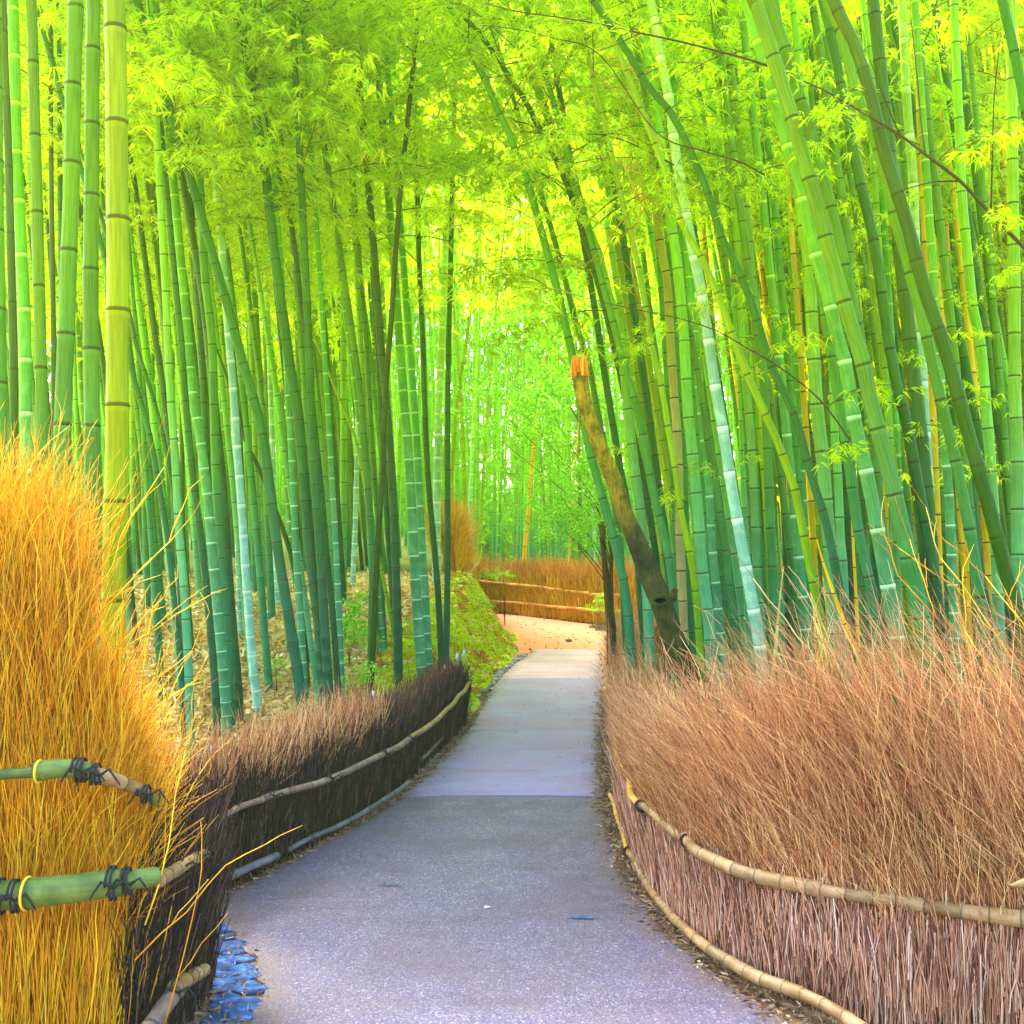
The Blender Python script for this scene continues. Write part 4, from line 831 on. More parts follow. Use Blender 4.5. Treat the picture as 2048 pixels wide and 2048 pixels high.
def brush(name, C, n, z0, z1, lenr, radr, m, parent, side, depth, lean=(0, 0, 0), spread=.12, bendv=(0, 0, 0), bendr=.1, seg=3, lab=None, dens=None, densC=None, hs=None, front=0.0, taper=.35):
    """twigs rooted along line C; side = sign of the outward normal that points away from the path"""
    T, N = normals(C); m_ = len(C)
    pr = densC(C) if densC is not None else dens(np.linspace(0, 1, m_)) if (dens is not None or densC is not None) else np.ones(m_); pr = pr/pr.sum()
    idx = rng.choice(m_, n, p=pr); off = rng.uniform(0, 1, n)
    jit = rng.uniform(-.5, .5, n)[:, None]*(np.gradient(C, axis=0)[idx])
    B = C[idx]+jit+N[idx]*side*(front+off*depth)[:, None]
    hh = z0+(z1-z0)*rng.uniform(0, 1, n); sc_ = np.interp(C[idx][:, 1], *hs) if hs else np.ones(n); hh = np.minimum(z0, .36)+(hh-np.minimum(z0, .36))*sc_; B[:, 2] = ground(C[idx][:, 0], C[idx][:, 1])+hh
    D = np.array([0, 0, 1.0])+np.asarray(lean)[None]*rng.uniform(.4, 1.5, n)[:, None]+rng.normal(size=(n, 3))*spread
    D /= np.linalg.norm(D, axis=1)[:, None]
    L = rng.uniform(*lenr, n)*(.35+.65*sc_)*(.8 if hs else 1); bd = np.asarray(bendv)[None]*rng.uniform(.2, 1.6, n)[:, None]+rng.normal(size=(n, 3))*bendr
    V, Fq, r_ = twigs(B, D, L, rng.uniform(*radr, n), bd, seg, 3, taper)
    o = put(name, build(name, V, Fq, m, None, r_), parent); tag(o, lab, kind='stuff'); return o
def rail(P, r0, r1, matk, parent, sp=.12, sides=12, name='pole', wob=.004, label=None):
    C = catmull(P, 8); L = arclen(C)[-1]; s = 0; ss, rr, vv = [], [], []; i = 0
    while s < L-.01:
        d = min(sp*rnd.uniform(.7, 1.35), L-s); b = 1+rnd.uniform(-.04, .04)
        for f, k in ((0, 1.0), (.03, 1.10), (.09, .98), (.5, .96), (.95, .99)):
            u = (s+d*f)/L; ss.append(s+d*f); rr.append((r0+(r1-r0)*u)*k*b); vv.append(i+f)
        s += d; i += 1
    ss.append(L); rr.append(r1); vv.append(i)
    Cc = sample(C, np.array(ss)); Cc += np.stack([wob*np.sin(np.array(ss)*9), 0*Cc[:, 0], wob*np.sin(np.array(ss)*7+1)], 1)
    V, fs, uv = tube(Cc, rr, vv, sides, (0, 0, 1)); o = put(name, build(name, V, fs, M[matk], uv), parent)
    if label: o['label'] = label
    return o
def tie(p, T, r, parent, turns=2, tail=True):
    T = np.array(T, float); T /= np.linalg.norm(T); A_ = np.cross(T, [0, 0, 1]); A_ /= np.linalg.norm(A_); B_ = np.cross(A_, T)
    n = 14*turns; th = np.linspace(0, 2*np.pi*turns, n); off = np.linspace(-.5, .5, n)*.012*turns
    C = p+np.cos(th)[:, None]*A_*(r+.004)+np.sin(th)[:, None]*B_*(r+.004)+T*off[:, None]
    A = Acc(); A.tube(C, np.full(n, .0042), 5, tuple(T))
    if tail:
        for s_ in (-1, 1):
            e = C[-1]; A.tube(np.array([e, e+T*.03*s_+[0, -.01, .02], e+T*.06*s_+[0, -.01, -.025]]), [.005, .0045, .002], 4)
    put('rope_tie', A.mesh('rope_tie', M['rope']), parent)

# ---- right hand fence
pr_px = [(3.2, 2.5), (3.3, 2.2), (3.42, 1.80), (3.52, 1.50), (3.62, 1.22), (3.78, 1.00), (3.98, .85), (4.4, .67), (5.0, .575), (5.7, .55), (6.5, .59), (7.6, .66), (9, .78), (11, .95), (13, 1.12), (15, 1.35), (16.5, 1.8), (17.2, 2.8), (17.4, 4.5)]
CL, LL = offset_line([(x+.05, y+.04, 0) for y, x in pr_px], 420)
fr = empty('brushwood_fence', (.9, 4.0, 0), 'long curving reddish brown brushwood fence with two bamboo rails, right of the path', 'fence')
fr_o = Vector((.9, 4.0, 0))
def rel(o): o.location = (-fr_o.x, -fr_o.y, 0); return o
T_, N_ = normals(CL)
# normal pointing away from the path (to +x / away from camera)
side = 1 if N_[150][0] > 0 else -1
rel(core('packed_brush', CL, np.interp(CL[:, 1], [3.4, 5, 6.5, 9], [.52, .47, .40, .34]), .16, side, M['core_brown'], fr))
ysC = CL[:, 1]
HSR = ([3.3, 3.8, 4.3, 5.0, 6, 8, 18], [2.0, 1.85, 1.45, .95, .55, .32, .36])
near_w = lambda t: np.interp(np.interp(t, np.linspace(0, 1, len(CL)), ysC), [3.2, 4.5, 7, 12, 17.5], [1.3, 1.15, .8, .45, .3])*1.0
rel(brush('middle_brush', CL, 12000, .26, .44, (.10, .26), (.0012, .0030), M['brown_twig'], fr, side, .10, (-.10, 0, 0), .16, (-.08, 0, 0), .12, seg=3, dens=near_w, front=.0, lab='twigs rising just behind the middle rail'))
rel(brush('lower_brush', CL, 22000, .0, .26, (.08, .24), (.0014, .0036), M['pink_twig'], fr, side, .05, (0, 0, 0), .07, seg=2, dens=near_w, front=-.02, lab='cut twig ends packed upright below the middle rail', taper=.8))
rel(brush('upper_brush', CL, 30000, .34, .60, (.10, .30), (.0009, .0024), M['brown_twig'], fr, side, .24, (-.26, .03, 0), .22, (-.14, 0, 0), .14, seg=3, dens=near_w, hs=HSR, front=.012, lab='fine reddish twigs leaning over to the left'))
rel(brush('brush_tips', CL, 21000, .46, .74, (.14, .36), (.0008, .0019), M['brown_twig'], fr, side, .42, (-.30, .03, 0), .26, (-.2, 0, 0), .18, seg=4, dens=near_w, hs=HSR, front=.02, lab='feathery reddish twig tips along the top'))
# golden forked stray twigs at the far right
def forked(A, p, d, L, r, depth):
    t = np.linspace(0, 1, 5)[:, None]; d = d/np.linalg.norm(d); b = np.array([rnd.gauss(0, .1), rnd.gauss(0, .06), rnd.gauss(0, .08)])
    C = p+d*L*t+b*L*t*t; C[1:-1] += np.array([[rnd.gauss(0, .012*L), 0, rnd.gauss(0, .012*L)] for _ in range(3)])
    A.tube(C, np.linspace(r, r*.45, 5), 4, (0, 1, 0))
    if depth > 0:
        for s_ in np.linspace(.35, 1, 3 if depth > 1 else 2):
            q_ = p+d*L*s_+b*L*s_*s_; dd = d+np.array([rnd.uniform(-.75, .75), rnd.uniform(-.3, .3), rnd.uniform(-.25, .45)])
            forked(A, q_, dd, L*rnd.uniform(.35, .6), r*.6, depth-1)
A = Acc()
for (x, y, tx, ty, Y) in [(2030, 1420, 1760, 1090, 3.9), (2048, 1350, 1855, 1060, 4.1), (2100, 1330, 1970, 1080, 4.0), (2060, 1450, 1840, 1280, 3.8), (2090, 1500, 1900, 1180, 3.7)]:
    a, b = at(x, y, Y), at(tx, ty, Y+.2); forked(A, a, b-a, np.linalg.norm(b-a)*.8, .0036, 2)
o = rel(put('stray_twigs', A.mesh('stray_twigs', M['orange_twig']), fr)); tag(o, 'long forked golden twigs sticking out of the top', kind='stuff')
A = Acc()
for _ in range(700):
    i_ = rnd.randrange(40, 330); p_ = CL[i_]+N_[i_]*side*rnd.uniform(.02, .42); p_ = np.array([p_[0], p_[1], .36+rnd.uniform(.06, .5)*float(np.interp(CL[i_][1], *HSR))])
    forked(A, p_, np.array([rnd.gauss(-.38, .28), rnd.gauss(0, .25), 1]), rnd.uniform(.12, .34), .0022, 1)
o = rel(put('forked_twigs', A.mesh('forked_twigs', M['brown_twig']), fr)); tag(o, 'small forked twigs all along the fuzzy top', kind='stuff')
# rails: positions along the plan line at given heights
def railpts(pxs, z, ahead=0.0): return [ong(x, y, z) for x, y in pxs]
PULL = 1.0
def segs(pxs, z, cuts, rads, mats, parent, o_, sp=.12):
    P = catmull(railpts(pxs, z), 10)
    pp = np.array([topix(p) for p in P])
    last = 0
    for c, rd, mk in zip(cuts, rads, mats):
        i1 = int(np.argmin(np.abs(pp[:, 1]-c))) if c else len(P)-1
        if i1 > last+1:
            q_ = P[last:i1+1:6]; q_ = np.vstack([q_, P[i1]]); q_ = q_*np.array([PULL, PULL, 1])+np.array([0, 0, H*(1-PULL)-q_[0][2]*(1-PULL)]); q_ = q_-np.array([*o_[:2], 0]); rail(q_, rd[0], rd[1], mk, parent, sp)
        last = i1
midR = [(1228, 1490), (1240, 1530), (1258, 1560), (1264, 1590), (1282, 1610), (1325, 1645), (1369, 1675), (1385, 1700), (1420, 1716), (1470, 1736), (1540, 1756), (1600, 1770), (1655, 1784), (1720, 1795), (1800, 1804), (1900, 1817), (2048, 1836), (2300, 1870)]
botR = [(1219, 1590), (1232, 1622), (1245, 1665), (1260, 1708), (1285, 1750), (1318, 1800), (1345, 1836), (1400, 1885), (1460, 1920), (1520, 1955), (1605, 1990), (1670, 2025), (1740, 2068), (1860, 2140)]
oR = (.9, 4.0, 0)
segs(midR, .42, [1607, 1675, 1782, None], [(.013, .017), (.015, .021), (.021, .028), (.021, .032)], ['pole_orange', 'pole_tan', 'pole_tan', 'pole_tan'], fr, oR, .10)
segs(botR, .08, [1706, 1838, 1990, None], [(.012, .016), (.015, .019), (.019, .025), (.02, .026)], ['pole_orange', 'pole_tan', 'pole_tan', 'pole_tan'], fr, oR, .10)
for pxy, z in (((1374, 1682), .42), ((1282, 1612), .42), ((1258, 1704), .08)):
    p = ong(*pxy, z)-np.array(oR); tie(p, (.5, -1, 0), .021, fr, 2, False)

# ---- left near fence (orange)
fl_pl = [(-2.5, 3.26, 0), (-1.9, 3.27, 0), (-1.5, 3.30, 0), (-1.22, 3.38, 0), (-1.13, 3.52, 0), (-1.11, 3.75, 0), (-1.12, 4.0, 0)]
CN, _ = offset_line(fl_pl, 260)
fo = empty('brushwood_fence', (-1.6, 3.4, 0), 'tall orange brushwood fence with thick green bamboo rails at the near left', 'fence'); oN = (-1.6, 3.4, 0)
def relN(o): o.location = (1.6, -3.4, 0); return o
T_, N_ = normals(CN); sideN = 1 if N_[60][1] > 0 else -1
ic = int(np.argmin(np.abs(CN[:, 0]+1.17)+np.abs(CN[:, 1]-3.42))); CN1, CN2 = CN[:ic+6], CN[ic-4:]
dX = lambda xs, ps: (lambda C: np.interp(C[:, 0], xs, ps)+1e-6)
relN(core('packed_brush', CN, np.interp(CN[:, 0]+.8*np.maximum(0, CN[:, 1]-3.42), [-1.6, -1.42, -1.30, -1.18, -.9, -.6], [1.40, 1.15, .85, .70, .50, .40]), .14, sideN, M['core_orange'], fo))
relN(brush('lower_brush', CN1, 8000, .0, .75, (.12, .42), (.0016, .0038), M['orange_twig'], fo, sideN, .05, (.05, 0, 0), .10, (0, 0, 0), .05, seg=2, front=-.02, lab='upright orange twigs between the rails'))
relN(brush('upper_brush', CN1, 9000, .55, 1.06, (.18, .42), (.0013, .0030), M['orange_twig'], fo, sideN, .30, (.04, 0, 0), .15, (.08, 0, 0), .12, seg=4, front=-.01, lab='dense orange twigs above the upper rail', densC=dX([-2.5, -1.36, -1.22, -1.12], [1, 1, .5, .1])))
relN(brush('upper_brush', CN1, 9500, 1.0, 1.46, (.18, .46), (.0012, .0026), M['orange_twig'], fo, sideN, .36, (.02, 0, 0), .16, (.03, 0, 0), .14, seg=4, lab='high orange twigs at the left edge', densC=dX([-2.5, -1.46, -1.36, -1.27], [1, 1, .5, .0])))
relN(brush('brush_tips', CN1, 2400, 1.42, 1.62, (.16, .42), (.0012, .0026), M['yellow_twig'], fo, sideN, .40, (.04, 0, 0), .2, (.05, 0, 0), .16, seg=4, lab='golden twig tips standing above the fence', densC=dX([-2.5, -1.5, -1.38], [1, 1, .0])))
relN(brush('corner_brush', CN1, 6500, .35, .82, (.14, .36), (.0012, .0028), M['orange_twig'], fo, sideN, .34, (.14, 0, 0), .2, (.10, 0, .03), .16, seg=4, front=-.02, lab='twigs fanning out to the right at the corner', densC=dX([-1.5, -1.35, -1.1], [.0, 1, 1])))
relN(brush('end_brush', CN2, 4200, .0, .40, (.15, .45), (.0018, .004), M['dark_twig'], fo, sideN, .10, (.05, 0, 0), .08, seg=2, front=-.05, lab='dark twigs at the end of the fence'))
A = Acc()
for _ in range(420):
    i_ = rnd.randrange(60, len(CN1)); p_ = CN1[i_]+np.array([0, rnd.uniform(0, .35), 0]); top_ = float(np.interp(p_[0], [-1.6, -1.38, -1.25, -1.12], [1.62, 1.38, 1.02, .85]))
    p_ = np.array([p_[0], p_[1], top_*rnd.uniform(.6, 1.0)])
    forked(A, p_, np.array([rnd.gauss(.12, .3), rnd.gauss(0, .2), 1]), rnd.uniform(.14, .32), .0022, 1)
o = relN(put('forked_twigs', A.mesh('forked_twigs', M['orange_twig']), fo)); tag(o, 'small forked twigs all over the orange brush', kind='stuff')
A = Acc()
for (x, y, tx, ty, Y) in [(150, 1280, 390, 1000, 3.5), (170, 1240, 330, 900, 3.5), (120, 1150, 250, 880, 3.5), (200, 1350, 400, 1130, 3.5), (260, 1400, 440, 1250, 3.6), (230, 1300, 355, 1150, 3.6), (60, 1080, 110, 830, 3.5), (95, 1100, 150, 840, 3.5), (20, 1000, 5, 780, 3.5), (160, 1180, 240, 960, 3.5), (300, 1420, 440, 1330, 3.6)]:
    a, b = at(x, y, Y), at(tx, ty, Y); forked(A, a, b-a, np.linalg.norm(b-a)*.66, .0036, 2)
o = relN(put('stray_twigs', A.mesh('stray_twigs', M['yellow_twig']), fo)); tag(o, 'forked golden twigs reaching right from the tall brush', kind='stuff')
A = Acc()
for (x, y, tx, ty, Y) in [(270, 1920, 500, 1700, 3.2), (290, 1850, 405, 1540, 3.25), (180, 2040, 215, 1780, 3.1), (330, 2048, 410, 1780, 3.2)]:
    a, b = at(x, y, Y), at(tx, ty, Y); forked(A, a, b-a, np.linalg.norm(b-a), .0026, 1)
o = relN(put('stray_twigs', A.mesh('stray_twigs', M['orange_twig']), fo)); tag(o, 'loose twigs slanting across the lower rails', kind='stuff')
def P_(lst): return [at(x, y, Y-.09)-np.array(oN) for x, y, Y in lst]
rail(P_([(-260, 1800, 3.18), (-120, 1797, 3.2), (0, 1790, 3.2), (60, 1786, 3.2)]), .042, .040, 'pole_green', fo, .5, 16)
rail(P_([(52, 1787, 3.17), (120, 1780, 3.17), (180, 1772, 3.18), (245, 1764, 3.2)]), .042, .038, 'pole_green', fo, .34, 16, wob=0)
rail(P_([(240, 1764, 3.21), (275, 1758, 3.25), (312, 1752, 3.3)]), .032, .026, 'pole_green', fo, .2, 14, wob=0)
rail(P_([(318, 1762, 3.36), (345, 1745, 3.5), (380, 1722, 3.65), (412, 1704, 3.85)]), .022, .017, 'pole_tan', fo, .10, 12)
rail(P_([(-260, 1570, 3.2), (-100, 1558, 3.2), (0, 1549, 3.22), (80, 1544, 3.22)]), .014, .016, 'pole_green', fo, .4, 12, wob=0)
rail(P_([(72, 1543, 3.2), (110, 1537, 3.2), (160, 1538, 3.22), (185, 1545, 3.24)]), .029, .025, 'pole_green', fo, .16, 14, wob=0)
rail(P_([(180, 1544, 3.25), (215, 1555, 3.28), (250, 1567, 3.35), (290, 1585, 3.42)]), .023, .019, 'pole_tan', fo, .09, 12, wob=0, label='greyish green knotted end of the upper rail')
rail(P_([(296, 1592, 3.43), (312, 1600, 3.5), (330, 1612, 3.6)]), .014, .011, 'pole_green', fo, .1, 10, wob=0)
rail(P_([(300, 2060, 3.35), (330, 2010, 3.45), (352, 1985, 3.55)]), .028, .024, 'pole_grey', fo, .12, 12)
rail(P_([(350, 1978, 3.53), (378, 1958, 3.66), (408, 1940, 3.82)]), .025, .021, 'pole_tan', fo, .07, 12)
for (x, y, Y, r, n_) in [(0, 1792, 3.18, .044, 2), (30, 1792, 3.17, .040, 2), (225, 1766, 3.18, .041, 2), (255, 1762, 3.2, .033, 2), (160, 1540, 3.22, .029, 3), (190, 1548, 3.24, .025, 3), (290, 1588, 3.4, .021, 3), (366, 1730, 3.58, .021, 1), (398, 1714, 3.78, .019, 1), (352, 1978, 3.52, .027, 2)]:
    tie(at(x, y, Y-.09)-np.array(oN), (1, .15, 0), r, fo, n_)
# pale cut rims of the thick poles
for (x, y, Y, r) in [(54, 1787, 3.155, .044), (78, 1543, 3.185, .031)]:
    c = at(x, y, Y-.09)-np.array(oN); th = np.linspace(0, 2*np.pi, 19); C = np.stack([c[0]+0*th, c[1]+np.cos(th)*r, c[2]+np.sin(th)*r], 1)
    A = Acc(); A.tube(C, np.full(19, .0035), 6, (1, 0, 0)); put('cut_rim', A.mesh('cut_rim', M['orange_twig']), fo)

# ---- left second fence (dark)
f2 = [(-1.66, 4.75, 0), (-1.45, 4.78, 0), (-1.28, 5.06, 0), (-1.15, 5.38, 0), (-.91, 6.17, 0), (-.70, 7.1, 0), (-.59, 7.95, 0), (-.47, 8.9, 0), (-.37, 9.8, 0)]
C2, _ = offset_line([(x-.035, y+.02, z) for x, y, z in f2], 260); fd = empty('brushwood_fence', (-1.0, 6.0, 0), 'low dark brushwood fence with one grey rail along the left side of the path', 'fence'); oD = (-1.0, 6.0, 0)
def relD(o): o.location = (1.0, -6.0, 0); return o
T_, N_ = normals(C2); s2_ = 1 if N_[100][0] < 0 else -1
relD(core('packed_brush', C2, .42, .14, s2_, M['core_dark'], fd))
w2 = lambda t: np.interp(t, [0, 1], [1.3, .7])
relD(brush('lower_brush', C2, 9000, .0, .30, (.1, .3), (.0020, .0042), M['dark_twig'], fd, s2_, .05, (0, 0, 0), .06, seg=2, dens=w2, front=-.02, lab='dark twigs below the rail', taper=.8))  # near-black bluish twigs, darker than those above the rail
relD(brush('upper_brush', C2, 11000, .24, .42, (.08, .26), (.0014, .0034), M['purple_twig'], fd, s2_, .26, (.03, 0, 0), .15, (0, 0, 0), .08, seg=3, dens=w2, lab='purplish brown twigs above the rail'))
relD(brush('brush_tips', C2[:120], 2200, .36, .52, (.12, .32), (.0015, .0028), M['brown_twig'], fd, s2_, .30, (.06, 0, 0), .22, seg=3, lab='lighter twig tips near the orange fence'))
midD = [(300, 1692), (330, 1682), (352, 1668), (400, 1654), (425, 1645), (452, 1632), (480, 1614), (520, 1600), (580, 1582), (640, 1564), (700, 1540), (770, 1507), (819, 1477), (869, 1443), (912, 1400), (938, 1368)]
segs(midD, .40, [1668, 1652, 1638, 1598, 1476, None], [(.020, .018), (.017, .014), (.018, .018), (.014, .016), (.016, .018), (.017, .017)], ['pole_grey', 'pole_grey', 'pole_green', 'pole_grey', 'pole_grey', 'pole_tan'], fd, oD, .14)
PULL = .988
segs([(462, 1754), (500, 1735), (554, 1711)], .07, [None], [(.02, .02)], ['pole_blue'], fd, oD, .3)
segs([(580, 1700), (620, 1676), (680, 1650), (735, 1620), (780, 1592), (815, 1564)], .06, [None], [(.014, .015)], ['pole_blue'], fd, oD, .2)
segs([(842, 1520), (870, 1490), (895, 1462), (905, 1452)], .09, [None], [(.014, .014)], ['pole_grey'], fd, oD, .2)
for pxy, z in (((350, 1668), .40), ((402, 1655), .40), ((450, 1634), .40), ((545, 1592), .40), ((660, 1556), .40), ((770, 1507), .40), ((819, 1477), .40), ((528, 1722), .07)):
    tie(ong(*pxy, z)-np.array(oD), (1, .6, 0), .018, fd, 2)

PULL = 1.0
# ---- far fence
f3 = [(-.95, 26.3, 0), (-.2, 25.6, 0), (.6, 24.2, 0), (1.4, 22.6, 0), (2.2, 21.4, 0), (3.2, 20.4, 0), (5, 19.4, 0)]
C3, _ = offset_line(f3, 200); ff = empty('brushwood_fence', (.6, 24, 0), 'far brushwood fence with two orange rails closing the view at the bend', 'fence'); oF = (.6, 24.0, 0)
def relF(o): o.location = (-.6, -24, 0); return o
T_, N_ = normals(C3); s3 = 1 if N_[60][1] > 0 else -1
relF(core('packed_brush', C3, .85, .2, s3, M['core_orange'], ff))
relF(brush('lower_brush', C3, 5200, .0, .6, (.2, .5), (.006, .012), M['far_twig'], ff, s3, .05, (0, 0, 0), .06, seg=1, front=-.03, lab='upright twigs behind the two rails', taper=.8))
relF(brush('upper_brush', C3, 9000, .62, .92, (.2, .55), (.003, .007), M['far_brown'], ff, s3, .5, (0, 0, 0), .25, seg=2, lab='brown feathery twigs along the top'))
pu = [(945, 1161), (1000, 1167), (1060, 1172), (1120, 1180), (1180, 1187), (1222, 1192)]; pl = [(978, 1203), (1040, 1206), (1100, 1213), (1160, 1217), (1230, 1223)]
def railF(pxs, r0, r1):
    out = []
    for x, y in pxs:
        # intersect with the fence plan line
        best = min(range(len(C3)), key=lambda i: abs(topix((C3[i][0], C3[i][1], .5))[0]-x)); Y = C3[best][1]-.08; out.append(at(x, y, Y)-np.array(oF))
    rail(out, r0, r1, 'pole_orange', ff, .6, 8)
railF(pu[:5], .04, .034); railF([(1178, 1190), (1222, 1189), (1262, 1194)], .036, .034); railF(pl[:4], .036, .034); railF([(1152, 1217), (1200, 1221), (1262, 1223)], .04, .036)
# left wing on the bank
f4 = [(-1.0, 19.6, 0), (-1.0, 20.5, 0), (-.98, 22, 0), (-.97, 24.5, 0), (-1.0, 26.2, 0)]
C4, _ = offset_line(f4, 120); fw = empty('brushwood_fence', (-1.0, 21, .9), 'tall yellowish brushwood wing with slanting rails on top of the mossy bank', 'fence'); oW = (-1.0, 21, .9)
def relW(o): o.location = (1.0, -21, -.9); return o
T_, N_ = normals(C4); s4 = 1 if N_[40][0] < 0 else -1
relW(core('packed_brush', C4, .7, .2, s4, M['core_orange'], fw))
relW(brush('lower_brush', C4, 3000, 0, .6, (.2, .5), (.005, .010), M['far_twig'], fw, s4, .06, (0, 0, 0), .1, seg=1, front=-.04, lab='upright twigs of the wing'))
relW(brush('upper_brush', C4, 6000, .4, .8, (.3, .75), (.004, .007), M['far_twig'], fw, s4, .45, (0, 0, 0), .3, seg=2, lab='bushy yellow brown twigs of the wing'))
for pts in ([(905, 1168, 19.8), (925, 1152, 21), (950, 1128, 23.5)], [(905, 1225, 19.7), (925, 1205, 21), (950, 1178, 23)]):
    rail([at(x, y, Y)-np.array(oW)+np.array([.07, 0, 0]) for x, y, Y in pts], .032, .03, 'pole_tan', fw, .6, 8)

# ------------------------------------------------------------------ litter
def scatter(name, n, fxy, L0, W0, m, label, up=.01):
    x, y = fxy(n); z = ground(x, y)+up+rng.uniform(0, .015, n); B = np.stack([x, y, z], 1)
    D = rng.normal(size=(n, 3)); D[:, 2] = np.abs(D[:, 2])*.25
    V, Fc, r_ = leaves(B, D, L0*rng.uniform(.5, 1.4, n), W0*rng.uniform(.6, 1.4, n), .1)
    tag(put(name, build(name, V, Fc, m, None, r_, smooth=False)), label, 'leaf litter', None, 'stuff')
def left_slope(n):
    y = rng.uniform(8, 20, n)**1.0; x = e_left(y)-np.where(y > 9.6, .95, .25)-rng.uniform(0, 1, n)**1.2*y*.4; return x, y
scatter('leaf_litter', 42000, left_slope, .11, .03, M['litter'], 'pale dry bamboo leaves carpeting the slope left of the path', .012)
def left_verge(n):
    y = rng.uniform(3.1, 12, n); f = np.interp(y, *[np.array([p[k] for p in f2]) for k in (1, 0)]); lo = np.where(y < 4.9, -1.75, f+.02); hi = xl(y)+.03*rng.normal(size=n)
    return lo+(hi-lo)*rng.uniform(0, 1, n), y
scatter('straw_litter', 9000, left_verge, .035, .007, M['litter_brown'], 'dry straw and leaf bits on the verge left of the path', .01)
def right_verge(n):
    y = rng.uniform(3.1, 12, n); c = np.interp(y, [p[0] for p in pr_px], [p[1] for p in pr_px]); a = xr(y)-.05*np.abs(rng.normal(size=n)); return a+(c-a+.02)*rng.uniform(0, 1, n), y
scatter('straw_litter', 8000, right_verge, .035, .007, M['litter_brown'], 'dry straw and leaf bits at the foot of the right fence', .012)
def on_path(n):
    y = rng.uniform(3, 15, n); t = rng.beta(.35, .35, n); return xl(y)+(xr(y)-xl(y))*t, y
scatter('fallen_bits', 900, on_path, .02, .005, M['litter_brown'], 'scattered straw bits lying on the path', .028)
def dirt(n):
    y = rng.uniform(16, 26, n); return rng.uniform(-.4, 3, n), y
scatter('dirt_litter', 260, dirt, .07, .02, M['litter_brown'], 'leaf bits scattered on the bare earth at the bend', .01)
def on_bank(n):
    y = rng.uniform(9.8, 19.5, n); return e_left(y)+.05-rng.uniform(0, 1.1, n), y
scatter('moss_tufts', 9000, on_bank, .06, .022, M['moss'], 'tufts of moss and small weeds on the bank', .05)
scatter('leaf_litter', 700, on_bank, .09, .025, M['litter'], 'dry bamboo leaves lying on the mossy bank', .06)
# white scrap and dark patches on the asphalt
A = Acc(); c = ong(974, 1814, .026); tag(put('paper_scrap', build('paper_scrap', np.array([[-.012, -.01, 0], [.014, -.006, .002], [.012, .01, 0], [-.01, .008, .004]])+c, np.array([[0, 1, 2, 3]]), M['peg'])), 'tiny white scrap lying mid path', 'scrap')
for (x, y, w_, h_) in ((1165, 1834, .065, .0035), (780, 1770, .06, .002)):
    c = ong(x, y, .0275); th = np.linspace(0, 2*np.pi, 14, endpoint=False); V = np.stack([c[0]+np.cos(th)*w_*(1+.2*np.sin(th*3)), c[1]+np.sin(th)*h_*3, np.full(14, .0275)], 1)
    tag(put('path_patch', build('path_patch', V, np.array([list(range(14))]), M['pole_blue'] if False else M['stone_blue'])), 'dark bluish flat patch in the asphalt', None, None, 'structure')

# pegs with string behind the dark fence
pegs = [(928, 1300, 1340, 'pale metal peg highest on the bank, at the far end of the string'), (914, 1307, 1327, 'short pale peg just left of the highest one'), (888, 1330, 1365, 'pale metal peg holding the middle of the white string'), (863, 1350, 1385, 'pale metal peg at the near end of the white string'), (808, 1385, 1410, 'pale peg behind the dark brushwood right of the sturdy dark culm'), (702, 1432, 1470, 'tallest pale peg, standing in the middle of the dark brushwood'), (748, 1382, 1405, 'small pale peg at the foot of the olive leaning culm'), (421, 1490, 1520, 'small pale peg nearest to the orange fence')]
for (x, y0, y1, lb) in pegs:
    Y = float(np.interp(x, [380, 700, 930], [5.2, 6.6, 9.9]))+.35; a, b = at(x, y1, Y), at(x, y0, Y); b2 = b.copy(); base = np.array([a[0], a[1], g(a[0], a[1])])
    o = empty('marker_peg', tuple(base), lb, 'peg', 'pale pegs along the left fence')
    A = Acc(); h = b2[2]-base[2]; A.tube(np.array([[0, 0, 0], [0, 0, h-.05], [0, 0, h-.045], [0, 0, h]]), [.006, .006, .013, .011], 8, (0, 1, 0)); put('rod', A.mesh('rod', M['peg']), o)
A = Acc(); q1 = at(862, 1358, 9.2); q2 = at(888, 1336, 9.7); q3 = at(928, 1306, 10.2)
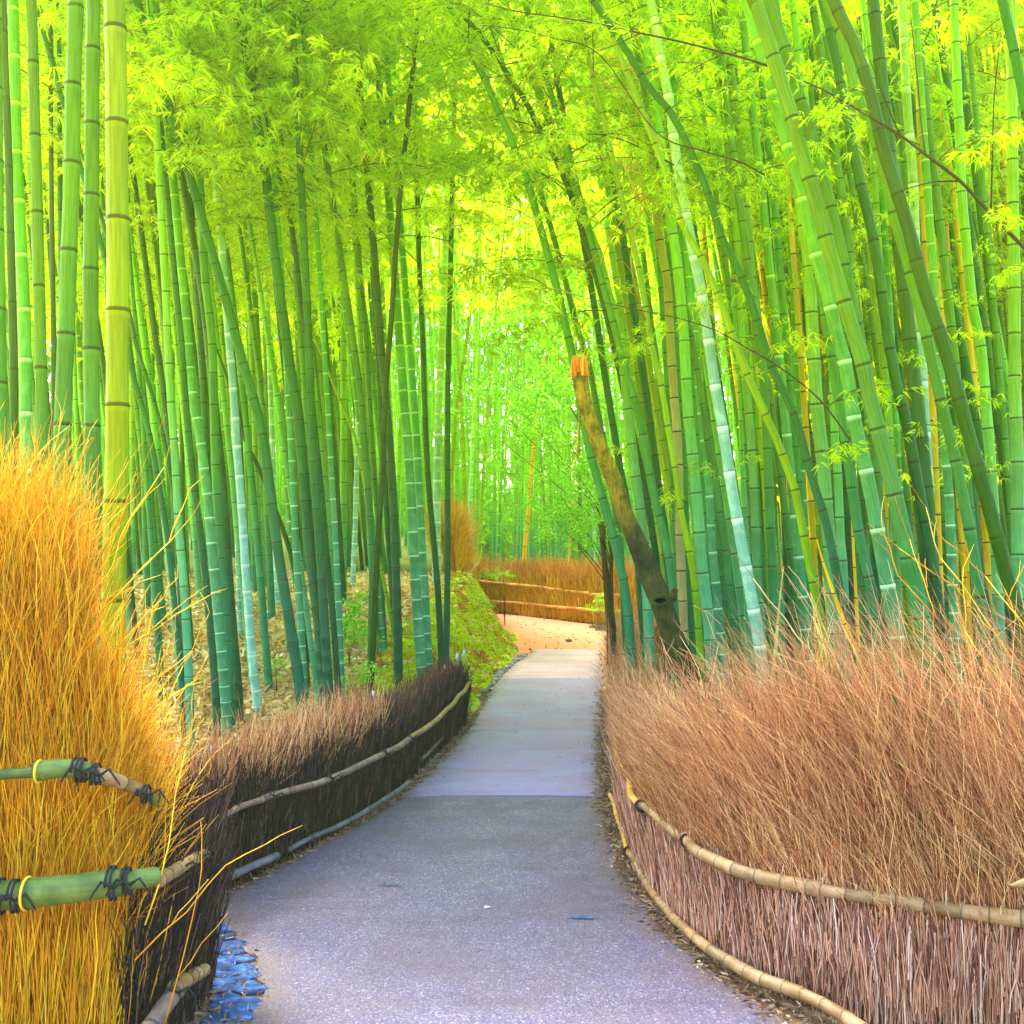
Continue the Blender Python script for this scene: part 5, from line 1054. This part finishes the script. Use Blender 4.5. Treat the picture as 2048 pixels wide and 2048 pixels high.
for a, b in ((q1, q2), (q2, q3)):
    t = np.linspace(0, 1, 6)[:, None]; A.tube(a+(b-a)*t-np.array([0, 0, .03])*np.sin(t*np.pi), np.full(6, .003), 4)
tag(put('string', A.mesh('string', M['string'])), 'white string sagging between the pegs by the mossy bank', 'string')
# dried sheath at the right edge
c = at(2035, 1765, 3.35); t = np.linspace(0, 1, 8); C = np.stack([c[0]-.03+.12*t, c[1]+0*t, c[2]-.01+.05*t**2], 1)
V, fs, uv = tube(C, .014*np.sin(np.pi*(t*.9+.05)), t, 8); tag(put('dry_sheath', build('dry_sheath', V, fs, M['pole_tan'], uv, np.full(len(V), .8))), 'curled pinkish dry bamboo sheath stuck in the right brushwood', 'dry leaf')
# small stones near the far fence
for (x, y, Y, s_, lb) in ((1205, 1240, 20.6, .16, 'largest grey rock at the right end of the far fence'), (1220, 1262, 18.5, .14, 'grey rock half hidden by the right brushwood near the far fence'), (1190, 1232, 21.2, .10, 'middle sized rock left of the largest one by the far fence'), (1137, 1276, 18.2, .06, 'small dark rock lying alone on the orange earth')):
    p = at(x, y, Y); zz = g(p[0], p[1]); tag(put('rock', rnd.choice(stone_me['stone_grey']), None, (p[0], p[1], zz+.02), (0, 0, rnd.random()*6), (s_, s_, s_*.9)), lb, 'rock', 'rocks by the far fence')

# ------------------------------------------------------------------ misty air
HZ = .0018
V = np.array([[x, y, z] for x in (-262, 262) for y in (-62, 322) for z in (-2.0, 40.0)]); Fq = np.array([[0, 1, 3, 2], [4, 6, 7, 5], [0, 4, 5, 1], [2, 3, 7, 6], [0, 2, 6, 4], [1, 5, 7, 3]])
m, nt_ = mat('misty_air'); q = G(nt_); pv = q.n('VolumePrincipled'); pv.inputs['Color'].default_value = (.82, 1.0, .34, 1); pv.inputs['Density'].default_value = HZ; pv.inputs['Anisotropy'].default_value = .3
o_ = q.n('OutputMaterial'); q.l(pv.outputs[0], o_.inputs['Volume'])
hz = put('haze', build('haze', V, Fq, m, smooth=False)); tag(hz, 'pale green misty air filling the grove', None, None, 'stuff')
